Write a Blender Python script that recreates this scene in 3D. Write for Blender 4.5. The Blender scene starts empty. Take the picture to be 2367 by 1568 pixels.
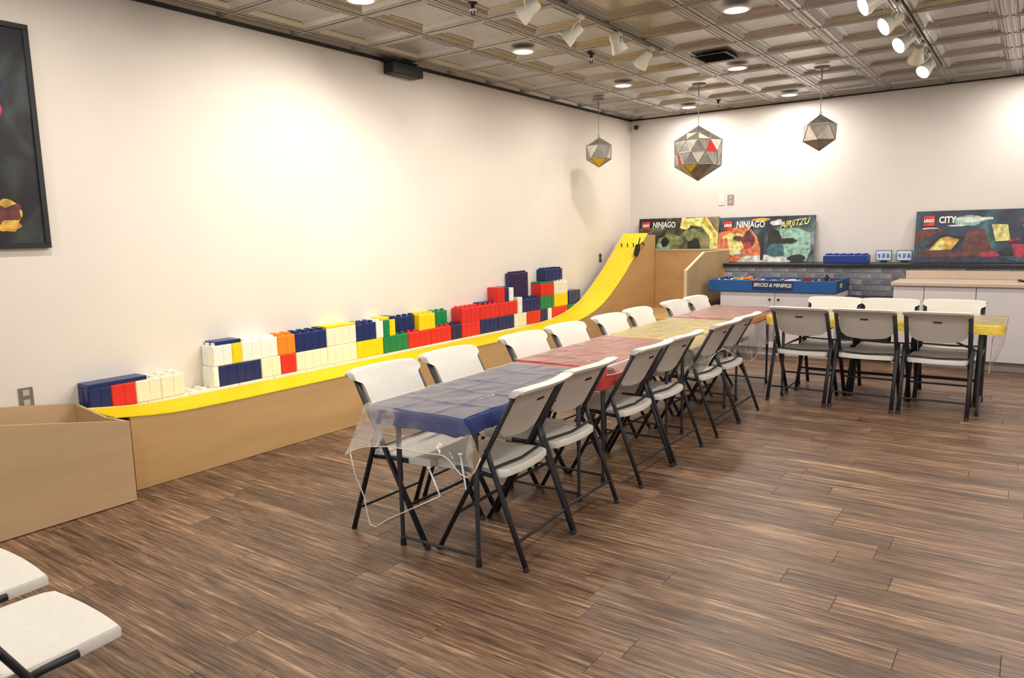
import bpy, math, random
from mathutils import Vector, Matrix, noise
random.seed(7)
sc = bpy.context.scene
COL = sc.collection

# ------------------------------------------------------------------ camera
YAW, PITCH, ROLL, FPX, EYE = -.6195, -.1427, -.0229, 1697.36, 1.517
fwd = Vector((math.sin(YAW)*math.cos(PITCH), math.cos(YAW)*math.cos(PITCH), math.sin(PITCH)))
rt = fwd.cross(Vector((0, 0, 1))).normalized(); up = rt.cross(fwd)
r2 = rt*math.cos(ROLL)+up*math.sin(ROLL); u2 = -rt*math.sin(ROLL)+up*math.cos(ROLL)
cd = bpy.data.cameras.new('camera'); cam = bpy.data.objects.new('camera', cd); COL.objects.link(cam)
cam.matrix_world = Matrix(((r2.x, u2.x, -fwd.x, 0), (r2.y, u2.y, -fwd.y, 0), (r2.z, u2.z, -fwd.z, EYE), (0, 0, 0, 1)))
cd.sensor_width = 36; cd.lens = FPX/2367*36; cd.clip_start = .05
sc.camera = cam

# ------------------------------------------------------------------ view, world and room light
sc.view_settings.view_transform = 'Standard'; sc.view_settings.look = 'None'
sc.view_settings.gamma = 1; sc.view_settings.use_curve_mapping = False
sc.view_settings.exposure = 0.31
sc.cycles.max_bounces = 6; sc.cycles.diffuse_bounces = 3; sc.cycles.glossy_bounces = 3; sc.cycles.transmission_bounces = 3; sc.cycles.transparent_max_bounces = 8
sc.cycles.use_adaptive_sampling = True; sc.cycles.adaptive_threshold = .045; sc.cycles.caustics_reflective = False; sc.cycles.caustics_refractive = False
w = bpy.data.worlds.new('world'); sc.world = w; w.use_nodes = True
w.node_tree.nodes['Background'].inputs[0].default_value = (.85, .9, 1, 1)
w.node_tree.nodes['Background'].inputs[1].default_value = .3
HC = 3.11                     # ceiling height
XL, YB = -4.93, 10.0          # left wall, back wall
XR, YF = 3.6, -3.2            # unseen right wall and storefront side


def lamp(name, kind, loc, power, color=(1, .93, .84), size=.2, aim=None, spot=None, blend=.5):
    d = bpy.data.lights.new(name, kind); d.energy = power; d.color = color
    if kind == 'AREA':
        d.shape = 'DISK'; d.size = size
    else:
        d.shadow_soft_size = size
    if spot:
        d.spot_size = math.radians(spot); d.spot_blend = blend
    o = bpy.data.objects.new(name, d); COL.objects.link(o); o.location = loc
    if aim is not None:
        o.rotation_euler = (Vector(aim)-Vector(loc)).to_track_quat('-Z', 'Y').to_euler()
    return o


# daylight through the storefront behind the camera
d = lamp('storefront_daylight', 'AREA', (0.3, YF+.3, 1.7), 50, (.86, .93, 1.0), 2.6, aim=(-.6, 6, 1.0))
d.data.shape = 'RECTANGLE'; d.data.size = 6.0; d.data.size_y = 2.4
VISIBLE_CANS = [(-3.827, 3.70), (-3.80, 5.60), (-3.826, 7.578), (-3.835, 9.49), (-1.905, 5.594), (-2.557, 7.569), (-2.557, 9.488)]
HIDDEN_CANS = [(-3.83, 1.8), (-3.83, -.1), (-1.9, 3.7), (-1.9, 1.8), (-1.9, -.1), (0, 1.8), (0, 3.7), (0, 5.6), (0, 7.57), (0, 9.4), (1.9, 1.8), (1.9, 3.7), (1.9, 5.6), (1.9, 7.6)]
CAN_W = 17
for (x, y) in VISIBLE_CANS+HIDDEN_CANS:
    lamp('downlight_lamp', 'AREA', (x, y, HC-.03), CAN_W, (1, .93, .83), .16, aim=(x, y, 0))


# ------------------------------------------------------------------ helpers
MATS = {}


def mat(name, color, rough=.5, metal=0, vary=0, scale=6, bump=0, bscale=60, coat=0, spec=.5, emit=0, stretch=None):
    if name in MATS:
        return MATS[name]
    m = bpy.data.materials.new(name); m.use_nodes = True; nt = m.node_tree; b = nt.nodes['Principled BSDF']
    c = tuple(color)+(1,)
    b.inputs['Base Color'].default_value = c; b.inputs['Roughness'].default_value = rough
    b.inputs['Metallic'].default_value = metal; b.inputs['Specular IOR Level'].default_value = spec
    if coat: b.inputs['Coat Weight'].default_value = coat; b.inputs['Coat Roughness'].default_value = .15
    if emit: b.inputs['Emission Color'].default_value = c; b.inputs['Emission Strength'].default_value = emit
    tc = None
    if vary or bump:
        tc = nt.nodes.new('ShaderNodeTexCoord'); mp = nt.nodes.new('ShaderNodeMapping')
        nt.links.new(tc.outputs['Object'], mp.inputs[0])
        if stretch: mp.inputs['Scale'].default_value = stretch
    if vary:
        n = nt.nodes.new('ShaderNodeTexNoise'); n.inputs['Scale'].default_value = scale; n.inputs['Detail'].default_value = 5
        nt.links.new(mp.outputs[0], n.inputs['Vector'])
        r = nt.nodes.new('ShaderNodeValToRGB')
        r.color_ramp.elements[0].position = .3; r.color_ramp.elements[1].position = .7
        r.color_ramp.elements[0].color = tuple(max(0, k*(1-vary)) for k in color)+(1,)
        r.color_ramp.elements[1].color = tuple(min(1, k*(1+vary)) for k in color)+(1,)
        nt.links.new(n.outputs[0], r.inputs[0]); nt.links.new(r.outputs[0], b.inputs['Base Color'])
    if bump:
        n = nt.nodes.new('ShaderNodeTexNoise'); n.inputs['Scale'].default_value = bscale; n.inputs['Detail'].default_value = 3
        nt.links.new(mp.outputs[0], n.inputs['Vector'])
        bp = nt.nodes.new('ShaderNodeBump'); bp.inputs['Strength'].default_value = bump; bp.inputs['Distance'].default_value = .01
        nt.links.new(n.outputs[0], bp.inputs['Height']); nt.links.new(bp.outputs[0], b.inputs['Normal'])
    MATS[name] = m
    return m


def obj(name, verts, faces, m, parent=None, smooth=False, loc=None, rz=0, idx=None):
    me = bpy.data.meshes.new(name); me.from_pydata([tuple(v) for v in verts], [], faces)
    for k in (m if isinstance(m, (list, tuple)) else [m]): me.materials.append(k)
    if idx: me.polygons.foreach_set('material_index', idx)
    me.update()
    if smooth: me.shade_smooth() if smooth is True else me.set_sharp_from_angle(angle=smooth)
    o = bpy.data.objects.new(name, me); COL.objects.link(o)
    if parent is not None: o.parent = parent
    if loc is not None: o.location = loc
    o.rotation_euler.z = rz
    return o


class MB:
    def __init__(s): s.v = []; s.f = []; s.mi = []; s.cur = 0

    def add(s, vs, fs):
        n = len(s.v); s.v += [Vector(v) for v in vs]; s.f += [tuple(i+n for i in f) for f in fs]; s.mi += [s.cur]*len(fs); return s

    def box(s, a, b, bev=0):
        x0, y0, z0 = a; x1, y1, z1 = b
        if not bev:
            return s.add([(x0, y0, z0), (x1, y0, z0), (x1, y1, z0), (x0, y1, z0), (x0, y0, z1), (x1, y0, z1), (x1, y1, z1), (x0, y1, z1)],
                         [(0, 3, 2, 1), (4, 5, 6, 7), (0, 1, 5, 4), (1, 2, 6, 5), (2, 3, 7, 6), (3, 0, 4, 7)])
        c = Vector(((x0+x1)/2, (y0+y1)/2, (z0+z1)/2)); h = Vector(((x1-x0)/2, (y1-y0)/2, (z1-z0)/2))
        vs = []; ix = {}
        for sx in (-1, 1):
            for sy in (-1, 1):
                for sz in (-1, 1):
                    for ax in range(3):
                        p = Vector((sx*h.x, sy*h.y, sz*h.z))
                        for k in range(3):
                            if k != ax: p[k] -= (sx, sy, sz)[k]*bev
                        ix[(sx, sy, sz, ax)] = len(vs); vs.append(c+p)
        fs = []
        def q(*ks): fs.append(tuple(ix[k] for k in ks))
        for t in (-1, 1):
            q((t, -1, -1, 0), (t, 1, -1, 0), (t, 1, 1, 0), (t, -1, 1, 0))
            q((-1, t, -1, 1), (1, t, -1, 1), (1, t, 1, 1), (-1, t, 1, 1))
            q((-1, -1, t, 2), (1, -1, t, 2), (1, 1, t, 2), (-1, 1, t, 2))
            for u in (-1, 1):
                q((t, u, -1, 0), (t, u, 1, 0), (t, u, 1, 1), (t, u, -1, 1))
                q((t, -1, u, 0), (t, 1, u, 0), (t, 1, u, 2), (t, -1, u, 2))
                q((-1, t, u, 1), (1, t, u, 1), (1, t, u, 2), (-1, t, u, 2))
                for k in (-1, 1): q((t, u, k, 0), (t, u, k, 1), (t, u, k, 2))
        # orient outward
        out = []
        for f in fs:
            a_, b_, c_ = vs[f[0]], vs[f[1]], vs[f[2]]; nrm = (b_-a_).cross(c_-a_)
            cen = sum((vs[i] for i in f), Vector())/len(f)
            out.append(f if nrm.dot(cen-c) > 0 else tuple(reversed(f)))
        return s.add(vs, out)

    def tube(s, pts, r, n=8, ry=None, caps=True, closed=False):
        pts = [Vector(p) for p in pts]; L = len(pts); base = len(s.v); prev = None
        for i, p in enumerate(pts):
            if closed: t = (pts[(i+1) % L]-pts[i-1])
            else: t = (pts[min(i+1, L-1)]-pts[max(i-1, 0)])
            t.normalize()
            if prev is None:
                a = t.cross(Vector((0, 0, 1)));  a = a if a.length > .05 else t.cross(Vector((0, 1, 0)))
            else: a = prev-t*prev.dot(t)
            a.normalize(); b = t.cross(a); prev = a
            rr = r[i] if isinstance(r, (list, tuple)) else r
            for k in range(n):
                th = 2*math.pi*k/n
                s.v.append(p+a*math.cos(th)*rr+b*math.sin(th)*(ry or rr))
        m = L if closed else L-1
        for i in range(m):
            for k in range(n):
                a0 = base+i*n+k; a1 = base+i*n+(k+1) % n; c0 = base+((i+1) % L)*n+k; c1 = base+((i+1) % L)*n+(k+1) % n
                s.f.append((a0, a1, c1, c0)); s.mi.append(s.cur)
        if caps and not closed:
            s.f.append(tuple(base+k for k in reversed(range(n)))); s.f.append(tuple(base+(L-1)*n+k for k in range(n))); s.mi += [s.cur]*2
        return s

    def lathe(s, prof, c=(0, 0, 0), n=20, axis=None):
        """prof: (radius, height) pairs along axis (default +z) from c"""
        c = Vector(c); ax = Vector(axis or (0, 0, 1)).normalized()
        a = ax.cross(Vector((1, 0, 0)));  a = a if a.length > .1 else ax.cross(Vector((0, 1, 0)))
        a.normalize(); b = ax.cross(a); base = len(s.v)
        for (r, h) in prof:
            for k in range(n):
                th = 2*math.pi*k/n; s.v.append(c+ax*h+(a*math.cos(th)+b*math.sin(th))*r)
        for i in range(len(prof)-1):
            for k in range(n):
                s.f.append((base+i*n+k, base+i*n+(k+1) % n, base+(i+1)*n+(k+1) % n, base+(i+1)*n+k)); s.mi.append(s.cur)
        s.f.append(tuple(base+k for k in reversed(range(n)))); s.f.append(tuple(base+(len(prof)-1)*n+k for k in range(n))); s.mi += [s.cur]*2
        return s

    def prism(s, poly, axis, t0, t1):
        """poly of 2D points extruded along axis ('x','y','z') from t0 to t1"""
        def P(p, t): return {'x': (t, p[0], p[1]), 'y': (p[0], t, p[1]), 'z': (p[0], p[1], t)}[axis]
        n = len(poly); ar = sum(poly[i][0]*poly[(i+1) % n][1]-poly[(i+1) % n][0]*poly[i][1] for i in range(n))
        if ar < 0: poly = list(reversed(poly))
        fl = (axis == 'y')
        vs = [P(p, t0) for p in poly]+[P(p, t1) for p in poly]
        fs = [tuple(reversed(range(n))), tuple(range(n, 2*n))]+[(i, (i+1) % n, (i+1) % n+n, i+n) for i in range(n)]
        if (t1 < t0) != fl: fs = [tuple(reversed(f)) for f in fs]
        return s.add(vs, fs)

    def build(s, name, m, parent=None, smooth=False, **k):
        return obj(name, s.v, s.f, m, parent, smooth, idx=s.mi if isinstance(m, (list, tuple)) else None, **k)


def tag(o, label=None, cat=None, group=None, kind=None):
    if label: o['label'] = label
    if cat: o['category'] = cat
    if group: o['group'] = group
    if kind: o['kind'] = kind
    return o


def empty(name, loc=(0, 0, 0), rz=0, label=None, cat=None, group=None):
    o = bpy.data.objects.new(name, None); COL.objects.link(o); o.location = loc; o.rotation_euler.z = rz
    o.empty_display_size = .1
    return tag(o, label, cat, group)


def kids(o): return [c for c in ALLCH.get(o.name, [])]


def copy_tree(o, parent=None):
    c = o.copy(); COL.objects.link(c)
    if parent is not None: c.parent = parent
    for ch in list(o.children): copy_tree(ch, c)
    return c


def text(name, body, size, m, parent, loc, rot, shear=0, extr=.0015, align='CENTER', sx=1, bold=0):
    cu = bpy.data.curves.new(name, 'FONT'); cu.body = body; cu.size = size; cu.extrude = extr; cu.align_x = align; cu.align_y = 'CENTER'
    cu.shear = shear; cu.offset = bold; cu.resolution_u = 3; cu.materials.append(m)
    tmp = bpy.data.objects.new(name, cu); me = bpy.data.meshes.new_from_object(tmp); bpy.data.objects.remove(tmp)
    o = bpy.data.objects.new(name, me); COL.objects.link(o); o.parent = parent; o.location = loc; o.rotation_euler = rot; o.scale = (sx, 1, 1)
    return o


# ------------------------------------------------------------------ materials
M_wall = mat('wall_paint', (.80, .735, .665), .85, vary=.015, scale=2, bump=.05, bscale=180)
M_wallb = mat('wall_paint_back', (.78, .73, .70), .85, vary=.015, scale=2, bump=.05, bscale=180)
M_black = mat('black_paint', (.012, .012, .014), .45)
M_blackm = mat('black_metal', (.022, .023, .03), .42, metal=.3)
M_greym = mat('grey_metal_leg', (.06, .06, .068), .4, metal=.4)
M_white = mat('white_plastic', (.82, .81, .78), .4)
M_seat = mat('seat_plastic', (.71, .68, .62), .5, vary=.03, scale=40, bump=.12, bscale=300)
M_ply = mat('plywood', (.57, .355, .155), .55, vary=.10, scale=3, stretch=(1, .35, 2.2))
M_plyedge = mat('plywood_edge', (.72, .55, .34), .6, vary=.08, scale=20)
M_yel = mat('track_yellow', (.92, .74, .02), .35, vary=.03, scale=15)
M_cab = mat('cabinet_laminate', (.74, .70, .73), .4, vary=.01, scale=3)
M_counter = mat('countertop_laminate', (.62, .50, .40), .4, vary=.08, scale=60)
M_chrome = mat('chrome', (.7, .7, .7), .15, metal=1)
M_track = mat('track_metal', (.25, .235, .215), .4, metal=.6)
M_headw = mat('lamp_head_cream', (.78, .74, .62), .4)
M_lens = mat('lamp_lens', (1, .97, .88), .5, emit=14)
M_canlens = mat('downlight_lens', (1, .95, .86), .5, emit=9)
BR = dict(navy=(.012, .025, .13), cream=(.86, .82, .66), white=(.88, .88, .84), red=(.72, .03, .025), yellow=(.90, .66, .01),
          green=(.01, .22, .075), orange=(.95, .25, .02), purple=(.03, .018, .075))
MB_R = {k: mat('brick_'+k, v, .35, vary=.03, scale=30) for k, v in BR.items()}

# tin ceiling
M_tin = mat('tin_tile', (.35, .335, .315), .30, metal=.6, vary=.08, scale=5, bump=.25, bscale=35)
M_tin2 = mat('tin_grid', (.33, .30, .27), .4, metal=.5)


def floor_material():
    m = bpy.data.materials.new('floor_plank'); m.use_nodes = True; nt = m.node_tree; N = nt.nodes; Lk = nt.links; b = N['Principled BSDF']
    geo = N.new('ShaderNodeNewGeometry'); oi = N.new('ShaderNodeObjectInfo')
    add = N.new('ShaderNodeMath'); add.operation = 'ADD'; Lk.new(geo.outputs['Random Per Island'], add.inputs[0]); Lk.new(oi.outputs['Random'], add.inputs[1])
    fr = N.new('ShaderNodeMath'); fr.operation = 'FRACT'; Lk.new(add.outputs[0], fr.inputs[0])
    off = N.new('ShaderNodeCombineXYZ'); mu = N.new('ShaderNodeMath'); mu.operation = 'MULTIPLY'; mu.inputs[1].default_value = 37
    Lk.new(fr.outputs[0], mu.inputs[0]); Lk.new(mu.outputs[0], off.inputs[0]); Lk.new(mu.outputs[0], off.inputs[2])
    va = N.new('ShaderNodeVectorMath'); va.operation = 'ADD'; Lk.new(geo.outputs['Position'], va.inputs[0]); Lk.new(off.outputs[0], va.inputs[1])
    def nz(scale, st, det=6, rough=.6, dist=0):
        mp = N.new('ShaderNodeMapping'); mp.inputs['Scale'].default_value = st; Lk.new(va.outputs[0], mp.inputs[0])
        n = N.new('ShaderNodeTexNoise'); n.inputs['Scale'].default_value = scale; n.inputs['Detail'].default_value = det
        n.inputs['Roughness'].default_value = rough; n.inputs['Distortion'].default_value = dist; Lk.new(mp.outputs[0], n.inputs['Vector']); return n
    n1 = nz(1.0, (2.2, 48, 1), 4, .62, .7)     # streaks along the plank
    n2 = nz(1.0, (9, 130, 1), 3, .6)           # fine grain
    n3 = nz(1.0, (1.2, 4, 1), 3, .5)           # blotches
    mx = N.new('ShaderNodeMix'); mx.data_type = 'FLOAT'; mx.inputs[0].default_value = .35
    Lk.new(n1.outputs[0], mx.inputs[2]); Lk.new(n2.outputs[0], mx.inputs[3])
    m2 = N.new('ShaderNodeMix'); m2.data_type = 'FLOAT'; m2.inputs[0].default_value = .22
    Lk.new(mx.outputs[0], m2.inputs[2]); Lk.new(n3.outputs[0], m2.inputs[3])
    r = N.new('ShaderNodeValToRGB'); e = r.color_ramp.elements
    e[0].position = .37; e[0].color = (.035, .018, .011, 1); e[1].position = .64; e[1].color = (.48, .31, .19, 1)
    k = e.new(.46); k.color = (.115, .063, .038, 1); k = e.new(.545); k.color = (.215, .125, .076, 1)
    Lk.new(m2.outputs[0], r.inputs[0])
    hv = N.new('ShaderNodeHueSaturation'); mr = N.new('ShaderNodeMapRange'); mr.inputs[3].default_value = .82; mr.inputs[4].default_value = 1.2
    Lk.new(fr.outputs[0], mr.inputs[0]); Lk.new(mr.outputs[0], hv.inputs['Value']); Lk.new(r.outputs[0], hv.inputs['Color'])
    Lk.new(hv.outputs[0], b.inputs['Base Color'])
    b.inputs['Roughness'].default_value = .42; b.inputs['Specular IOR Level'].default_value = .5
    bp = N.new('ShaderNodeBump'); bp.inputs['Strength'].default_value = .3; bp.inputs['Distance'].default_value = .003
    Lk.new(mx.outputs[0], bp.inputs['Height']); Lk.new(bp.outputs[0], b.inputs['Normal'])
    return m


M_floor = floor_material()


def clear_material(name, milk, gloss, rough):
    m = bpy.data.materials.new(name); m.use_nodes = True; nt = m.node_tree; N = nt.nodes; Lk = nt.links
    N.remove(N['Principled BSDF']); out = N['Material Output']
    tr = N.new('ShaderNodeBsdfTransparent'); tr.inputs[0].default_value = (.985, .98, .97, 1)
    gl = N.new('ShaderNodeBsdfGlossy'); gl.inputs['Roughness'].default_value = rough
    df = N.new('ShaderNodeBsdfDiffuse'); df.inputs[0].default_value = (.75, .72, .66, 1)
    fr = N.new('ShaderNodeFresnel'); fr.inputs[0].default_value = 1.45
    a = N.new('ShaderNodeMixShader'); ml = N.new('ShaderNodeMath'); ml.operation = 'MULTIPLY'; ml.inputs[1].default_value = gloss; Lk.new(fr.outputs[0], ml.inputs[0]); Lk.new(ml.outputs[0], a.inputs[0]); Lk.new(tr.outputs[0], a.inputs[1]); Lk.new(gl.outputs[0], a.inputs[2])
    b = N.new('ShaderNodeMixShader'); b.inputs[0].default_value = milk; Lk.new(a.outputs[0], b.inputs[1]); Lk.new(df.outputs[0], b.inputs[2])
    tc = N.new('ShaderNodeTexCoord'); n = N.new('ShaderNodeTexNoise'); n.inputs['Scale'].default_value = 9; n.inputs['Detail'].default_value = 4
    n.inputs['Distortion'].default_value = 1.2
    Lk.new(tc.outputs['Object'], n.inputs['Vector']); bp = N.new('ShaderNodeBump'); bp.inputs['Strength'].default_value = .4; bp.inputs['Distance'].default_value = .01
    Lk.new(n.outputs[0], bp.inputs['Height']); Lk.new(bp.outputs[0], gl.inputs['Normal']); Lk.new(b.outputs[0], out.inputs[0])
    return m


M_clear = clear_material('clear_vinyl_top', .085, 1.1, .22); M_film = clear_material('clear_vinyl_film', .05, .55, .12)
M_hem = mat('vinyl_hem', (.78, .72, .6), .3)
M_clip = mat('clear_clip', (.75, .83, .9), .2, spec=.9)


def cloth_material(name, color):
    m = mat(name, color, .42, vary=.06, scale=4)
    nt = m.node_tree; N = nt.nodes; Lk = nt.links; b = N['Principled BSDF']
    tc = N.new('ShaderNodeTexCoord'); h = None
    n = N.new('ShaderNodeTexNoise'); n.inputs['Scale'].default_value = 3.5; n.inputs['Detail'].default_value = 6; n.inputs['Distortion'].default_value = 2.2
    Lk.new(tc.outputs['Object'], n.inputs['Vector'])
    bp = N.new('ShaderNodeBump'); bp.inputs['Strength'].default_value = .55; bp.inputs['Distance'].default_value = .03
    Lk.new(n.outputs[0], bp.inputs['Height']); Lk.new(bp.outputs[0], b.inputs['Normal'])
    return m


# ------------------------------------------------------------------ setting
def wall(name, a, b, m):
    o = MB().box(a, b).build(name, m); o['kind'] = 'structure'; return o


wall('wall_left', (XL-.15, YF, 0), (XL, YB+.15, HC+.3), M_wall)
wall('wall_back', (XL, YB, 0), (XR, YB+.15, HC+.3), M_wallb)
wall('wall_right', (XR, YF, 0), (XR+.15, YB+.15, HC+.3), M_wallb)
# storefront wall behind the camera: wide opening above a low sill and under a header
wf = MB().box((XL-.15, YF-.15, 0), (XR+.15, YF, .35)).box((XL-.15, YF-.15, 2.75), (XR+.15, YF, HC+.3)).box((XL-.15, YF-.15, .35), (XL+.6, YF, 2.75)).box((XR-.4, YF-.15, .35), (XR+.15, YF, 2.75)).build('wall_front', M_wallb)
wf['kind'] = 'structure'
# black reveal where the walls meet the ceiling
for nm, a, b in (('trim_1', (XL, YF, HC-.028), (XL+.02, YB, HC-.001)), ('trim_2', (XL, YB-.02, HC-.024), (XR, YB, HC-.001))):
    MB().box(a, b).build(nm, M_black)['kind'] = 'structure'

# floor: slab and planks
fl = MB().box((XL-.15, YF-.15, -.12), (XR+.15, YB+.15, -.012)).build('floor', mat('subfloor', (.02, .012, .008), .8)); fl['kind'] = 'structure'
PW, PL = .15, 1.22
rinv = (r2, u2, fwd)
def proj(p):
    q = Vector(p)-Vector((0, 0, EYE)); z = q.dot(fwd)
    return (1183.5+FPX*q.dot(r2)/z, 784-FPX*q.dot(u2)/z, z) if z > .05 else None
cells = []; row = 0; y = YF
rnd = random.Random(3)
while y < YB:
    x = XL-rnd.random()*PL
    while x < XR:
        x0, x1 = max(x, XL), min(x+PL, XR); y1 = min(y+PW, YB)
        if x1-x0 > .02:
            c = proj(((x0+x1)/2, (y+y1)/2, 0)); vis = 0
            if c and x1-x0 > PL-.001 and y1-y > PW-.001:
                pts = [proj((px, py, 0)) for px in (x0, (x0+x1)/2, x1) for py in (y, y1)]
                if all(pts) and any(-40 < q[0] < 2400 and 0 < q[1] < 1590 for q in pts): vis = 1/c[2]**3
            cells.append((vis, x0, y, x1, y1))
        x += PL
    y += PW
cells.sort(key=lambda c: -c[0])
pm = MB().box((0, 0, -.012), (PL-.0015, PW-.0012, 0), .0008)
first = None; rest = MB()
for i, (vis, x0, y0, x1, y1) in enumerate(cells):
    if i < 295 and vis > 0:
        if first is None: o = first = pm.build('plank', M_floor, fl, loc=(x0, y0, 0))
        else: o = first.copy(); COL.objects.link(o); o.location = (x0, y0, 0)
        o.parent = fl
    else: rest.box((x0, y0, -.012), (x1-.003, y1-.003, 0))
o = rest.build('planking', M_floor, fl); o['kind'] = 'stuff'

# ceiling: slab, grid runners, embossed tiles
ce = MB().box((XL-.15, YF-.15, HC+.10), (XR+.15, YB+.15, HC+.3)).build('ceiling', M_tin2); ce['kind'] = 'structure'
TP, GX, GY = .639, -4.116, 3.989


def tile_mesh(w, l):
    """embossed panel w x l, lower face at z=0, coffer rising above"""
    b = MB(); ring = [(.003, 0), (.03, 0), (.034, -.006), (.042, -.006), (.046, 0), (.068, 0), (.10, .020), (.118, .020), (.122, .015), (.13, .015), (.136, .022), (.17, .024)]
    ring = [(min(t, min(w, l)*.4*t/.17 if min(w, l) < .5 else t), z) for t, z in ring]
    base = 0
    for (t, z) in ring: b.v += [Vector((t, t, z)), Vector((w-t, t, z)), Vector((w-t, l-t, z)), Vector((t, l-t, z))]
    for i in range(len(ring)-1):
        for k in range(4):
            b.f.append((i*4+(k+1) % 4, i*4+k, (i+1)*4+k, (i+1)*4+(k+1) % 4)); b.mi.append(0)
    n = (len(ring)-1)*4; b.f.append((n+3, n+2, n+1, n)); b.mi.append(0)
    if w > .5 and l > .5:                       # bead rows on the flange
        for s_ in range(4):
            for k in range(22):
                t = .06+k*(w-.12)/21; q = .057
                c = [(t, q), (w-q, t), (w-t, l-q), (q, l-t)][s_]
                r = .0055; c = Vector((c[0], c[1], 0))
                b.add([c+Vector((-r, -r, 0)), c+Vector((r, -r, 0)), c+Vector((r, r, 0)), c+Vector((-r, r, 0)), c+Vector((0, 0, -.006))],
                      [(1, 0, 4), (2, 1, 4), (3, 2, 4), (0, 3, 4)])
    return b


full = None
i0 = math.floor((XL-GX)/TP); i1 = math.ceil((XR-GX)/TP); j0 = math.floor((YF-GY)/TP); j1 = math.ceil((YB-GY)/TP)
stuff = MB(); ntile = 0
for i in range(i0, i1):
    for j in range(j0, j1):
        x0, x1 = max(GX+i*TP, XL), min(GX+(i+1)*TP, XR); y0, y1 = max(GY+j*TP, YF), min(GY+(j+1)*TP, YB)
        if x1-x0 < .03 or y1-y0 < .03: continue
        seen = y1 > 2.4 and x0 < .4 and (x1 > -4.9)
        isfull = x1-x0 > TP-.002 and y1-y0 > TP-.002
        if isfull and seen:
            if full is None: full = o = tile_mesh(TP, TP).build('ceiling_tile', M_tin, ce)
            else: o = full.copy(); COL.objects.link(o)
            o.location = (x0, y0, HC)
        elif seen:
            o = tile_mesh(x1-x0, y1-y0).build('ceiling_tile', M_tin, ce); o.location = (x0, y0, HC)
        else:
            if isfull: stuff.add([(x0, y0, HC), (x1, y0, HC), (x1, y1, HC), (x0, y1, HC)], [(3, 2, 1, 0)])
            else: stuff.add([(x0, y0, HC), (x1, y0, HC), (x1, y1, HC), (x0, y1, HC)], [(3, 2, 1, 0)])
o = stuff.build('ceiling_panels', M_tin, ce); o['kind'] = 'stuff'
for i in range(i0+1, i1):
    if GX+i*TP < XR: MB().box((GX+i*TP-.010, YF, HC-.006), (GX+i*TP+.010, YB-.02, HC+.004)).build('grid_runner', M_tin2, ce)
for j in range(j0+1, j1):
    if GY+j*TP < YB: MB().box((XL+.02, GY+j*TP-.010, HC-.0055), (XR, GY+j*TP+.010, HC+.0045)).build('grid_runner', M_tin2, ce)

# low brick wall with a black ledge along the back wall
PX0 = -3.33
pw = MB().box((PX0, 9.515, 0), (XR, YB, 1.03)).build('wall_1', mat('mortar', (.50, .49, .52), .9)); pw['kind'] = 'structure'
M_brk = mat('grey_brick', (.27, .265, .30), .8, vary=.35, scale=9, bump=.4, bscale=50)
M_brk2 = mat('grey_brick_dark', (.19, .19, .22), .8, vary=.35, scale=9, bump=.4, bscale=50)
bm_ = MB().box((0, 0, 0), (.197, .02, .059), .003); proto = {}
r_ = 0; z = 1.03-.07
while z > .60:
    x = PX0-(.104 if r_ % 2 else .0)
    while x < .3:
        if x >= PX0-.001:
            mm = rnd.choice([M_brk, M_brk, M_brk2])
            if mm.name not in proto:
                o = bm_.build('brick', mm, pw); proto[mm.name] = o
            else: o = proto[mm.name].copy(); COL.objects.link(o)
            o.location = (x+.005, 9.50-rnd.random()*.003, z+.004); o.parent = pw
        x += .2085
    r_ += 1; z -= .0705
lg = MB().box((PX0, 9.46, 1.03), (XR, YB, 1.068), .004).build('trim_3', M_black); lg['kind'] = 'structure'
# dark plinth under the brickwork
o = MB().box((-1.80, 9.0, 0), (-1.27, 9.45, .70), .006).box((-1.79, 8.99, .05), (-1.28, 9.0, .67)).build('storage_box', M_black)
tag(o, 'low black storage box between the play table and sink cabinets', 'box')


# ------------------------------------------------------------------ ceiling fixtures
def can(x, y, label):
    t = empty('recessed_light', (x, y, HC), 0, label, 'ceiling light', 'recessed ceiling lights')
    MB().lathe([(.105, -.001), (.105, -.008), (.088, -.014), (.08, -.008), (.08, -.001)], n=28).build('trim_ring', M_white, t, smooth=.6)
    MB().lathe([(.079, -.002), (.079, -.006), (.05, -.010)], n=28).build('lens', M_canlens, t, smooth=.6)


for (x, y), l in zip(VISIBLE_CANS, ['recessed round ceiling light nearest the camera by the left wall, cut by the top edge',
                                    'recessed round ceiling light between the two left sprinklers and the left wall',
                                    'recessed round ceiling light just ahead of the small left pendant',
                                    'recessed round ceiling light in the far corner beside the big pendant cord',
                                    'largest recessed round ceiling light above the black vent grille',
                                    'recessed round ceiling light right behind the black vent grille',
                                    'recessed round ceiling light near the back wall beside the right pendant']):
    can(x, y, l)


def sprinkler(x, y, label):
    t = empty('sprinkler', (x, y, HC), 0, label, 'sprinkler', 'ceiling fire sprinklers')
    MB().lathe([(.035, -.0), (.035, -.006), (.02, -.016)], n=16).build('cover_plate', M_black, t)
    MB().lathe([(.013, -.014), (.013, -.04), (.02, -.045), (.02, -.05)], n=10).build('nozzle', M_black, t)
    MB().lathe([(.024, -.046), (.026, -.05), (.024, -.053)], n=14).build('collar', M_white, t)
    MB().tube([(-.012, 0, -.05), (-.014, 0, -.07), (0, 0, -.085), (.014, 0, -.07), (.012, 0, -.05)], .004, 6).lathe([(.018, -.084), (.018, -.088)], n=12).build('deflector', M_black, t)


sprinkler(-3.30, 4.25, 'small black fire sprinkler beside the left track lights, nearest of the three')
sprinkler(-3.386, 6.08, 'small black fire sprinkler hanging past the end of the left lighting track')
sprinkler(-3.353, 9.25, 'small black fire sprinkler near the back wall behind the big pendant')

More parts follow.
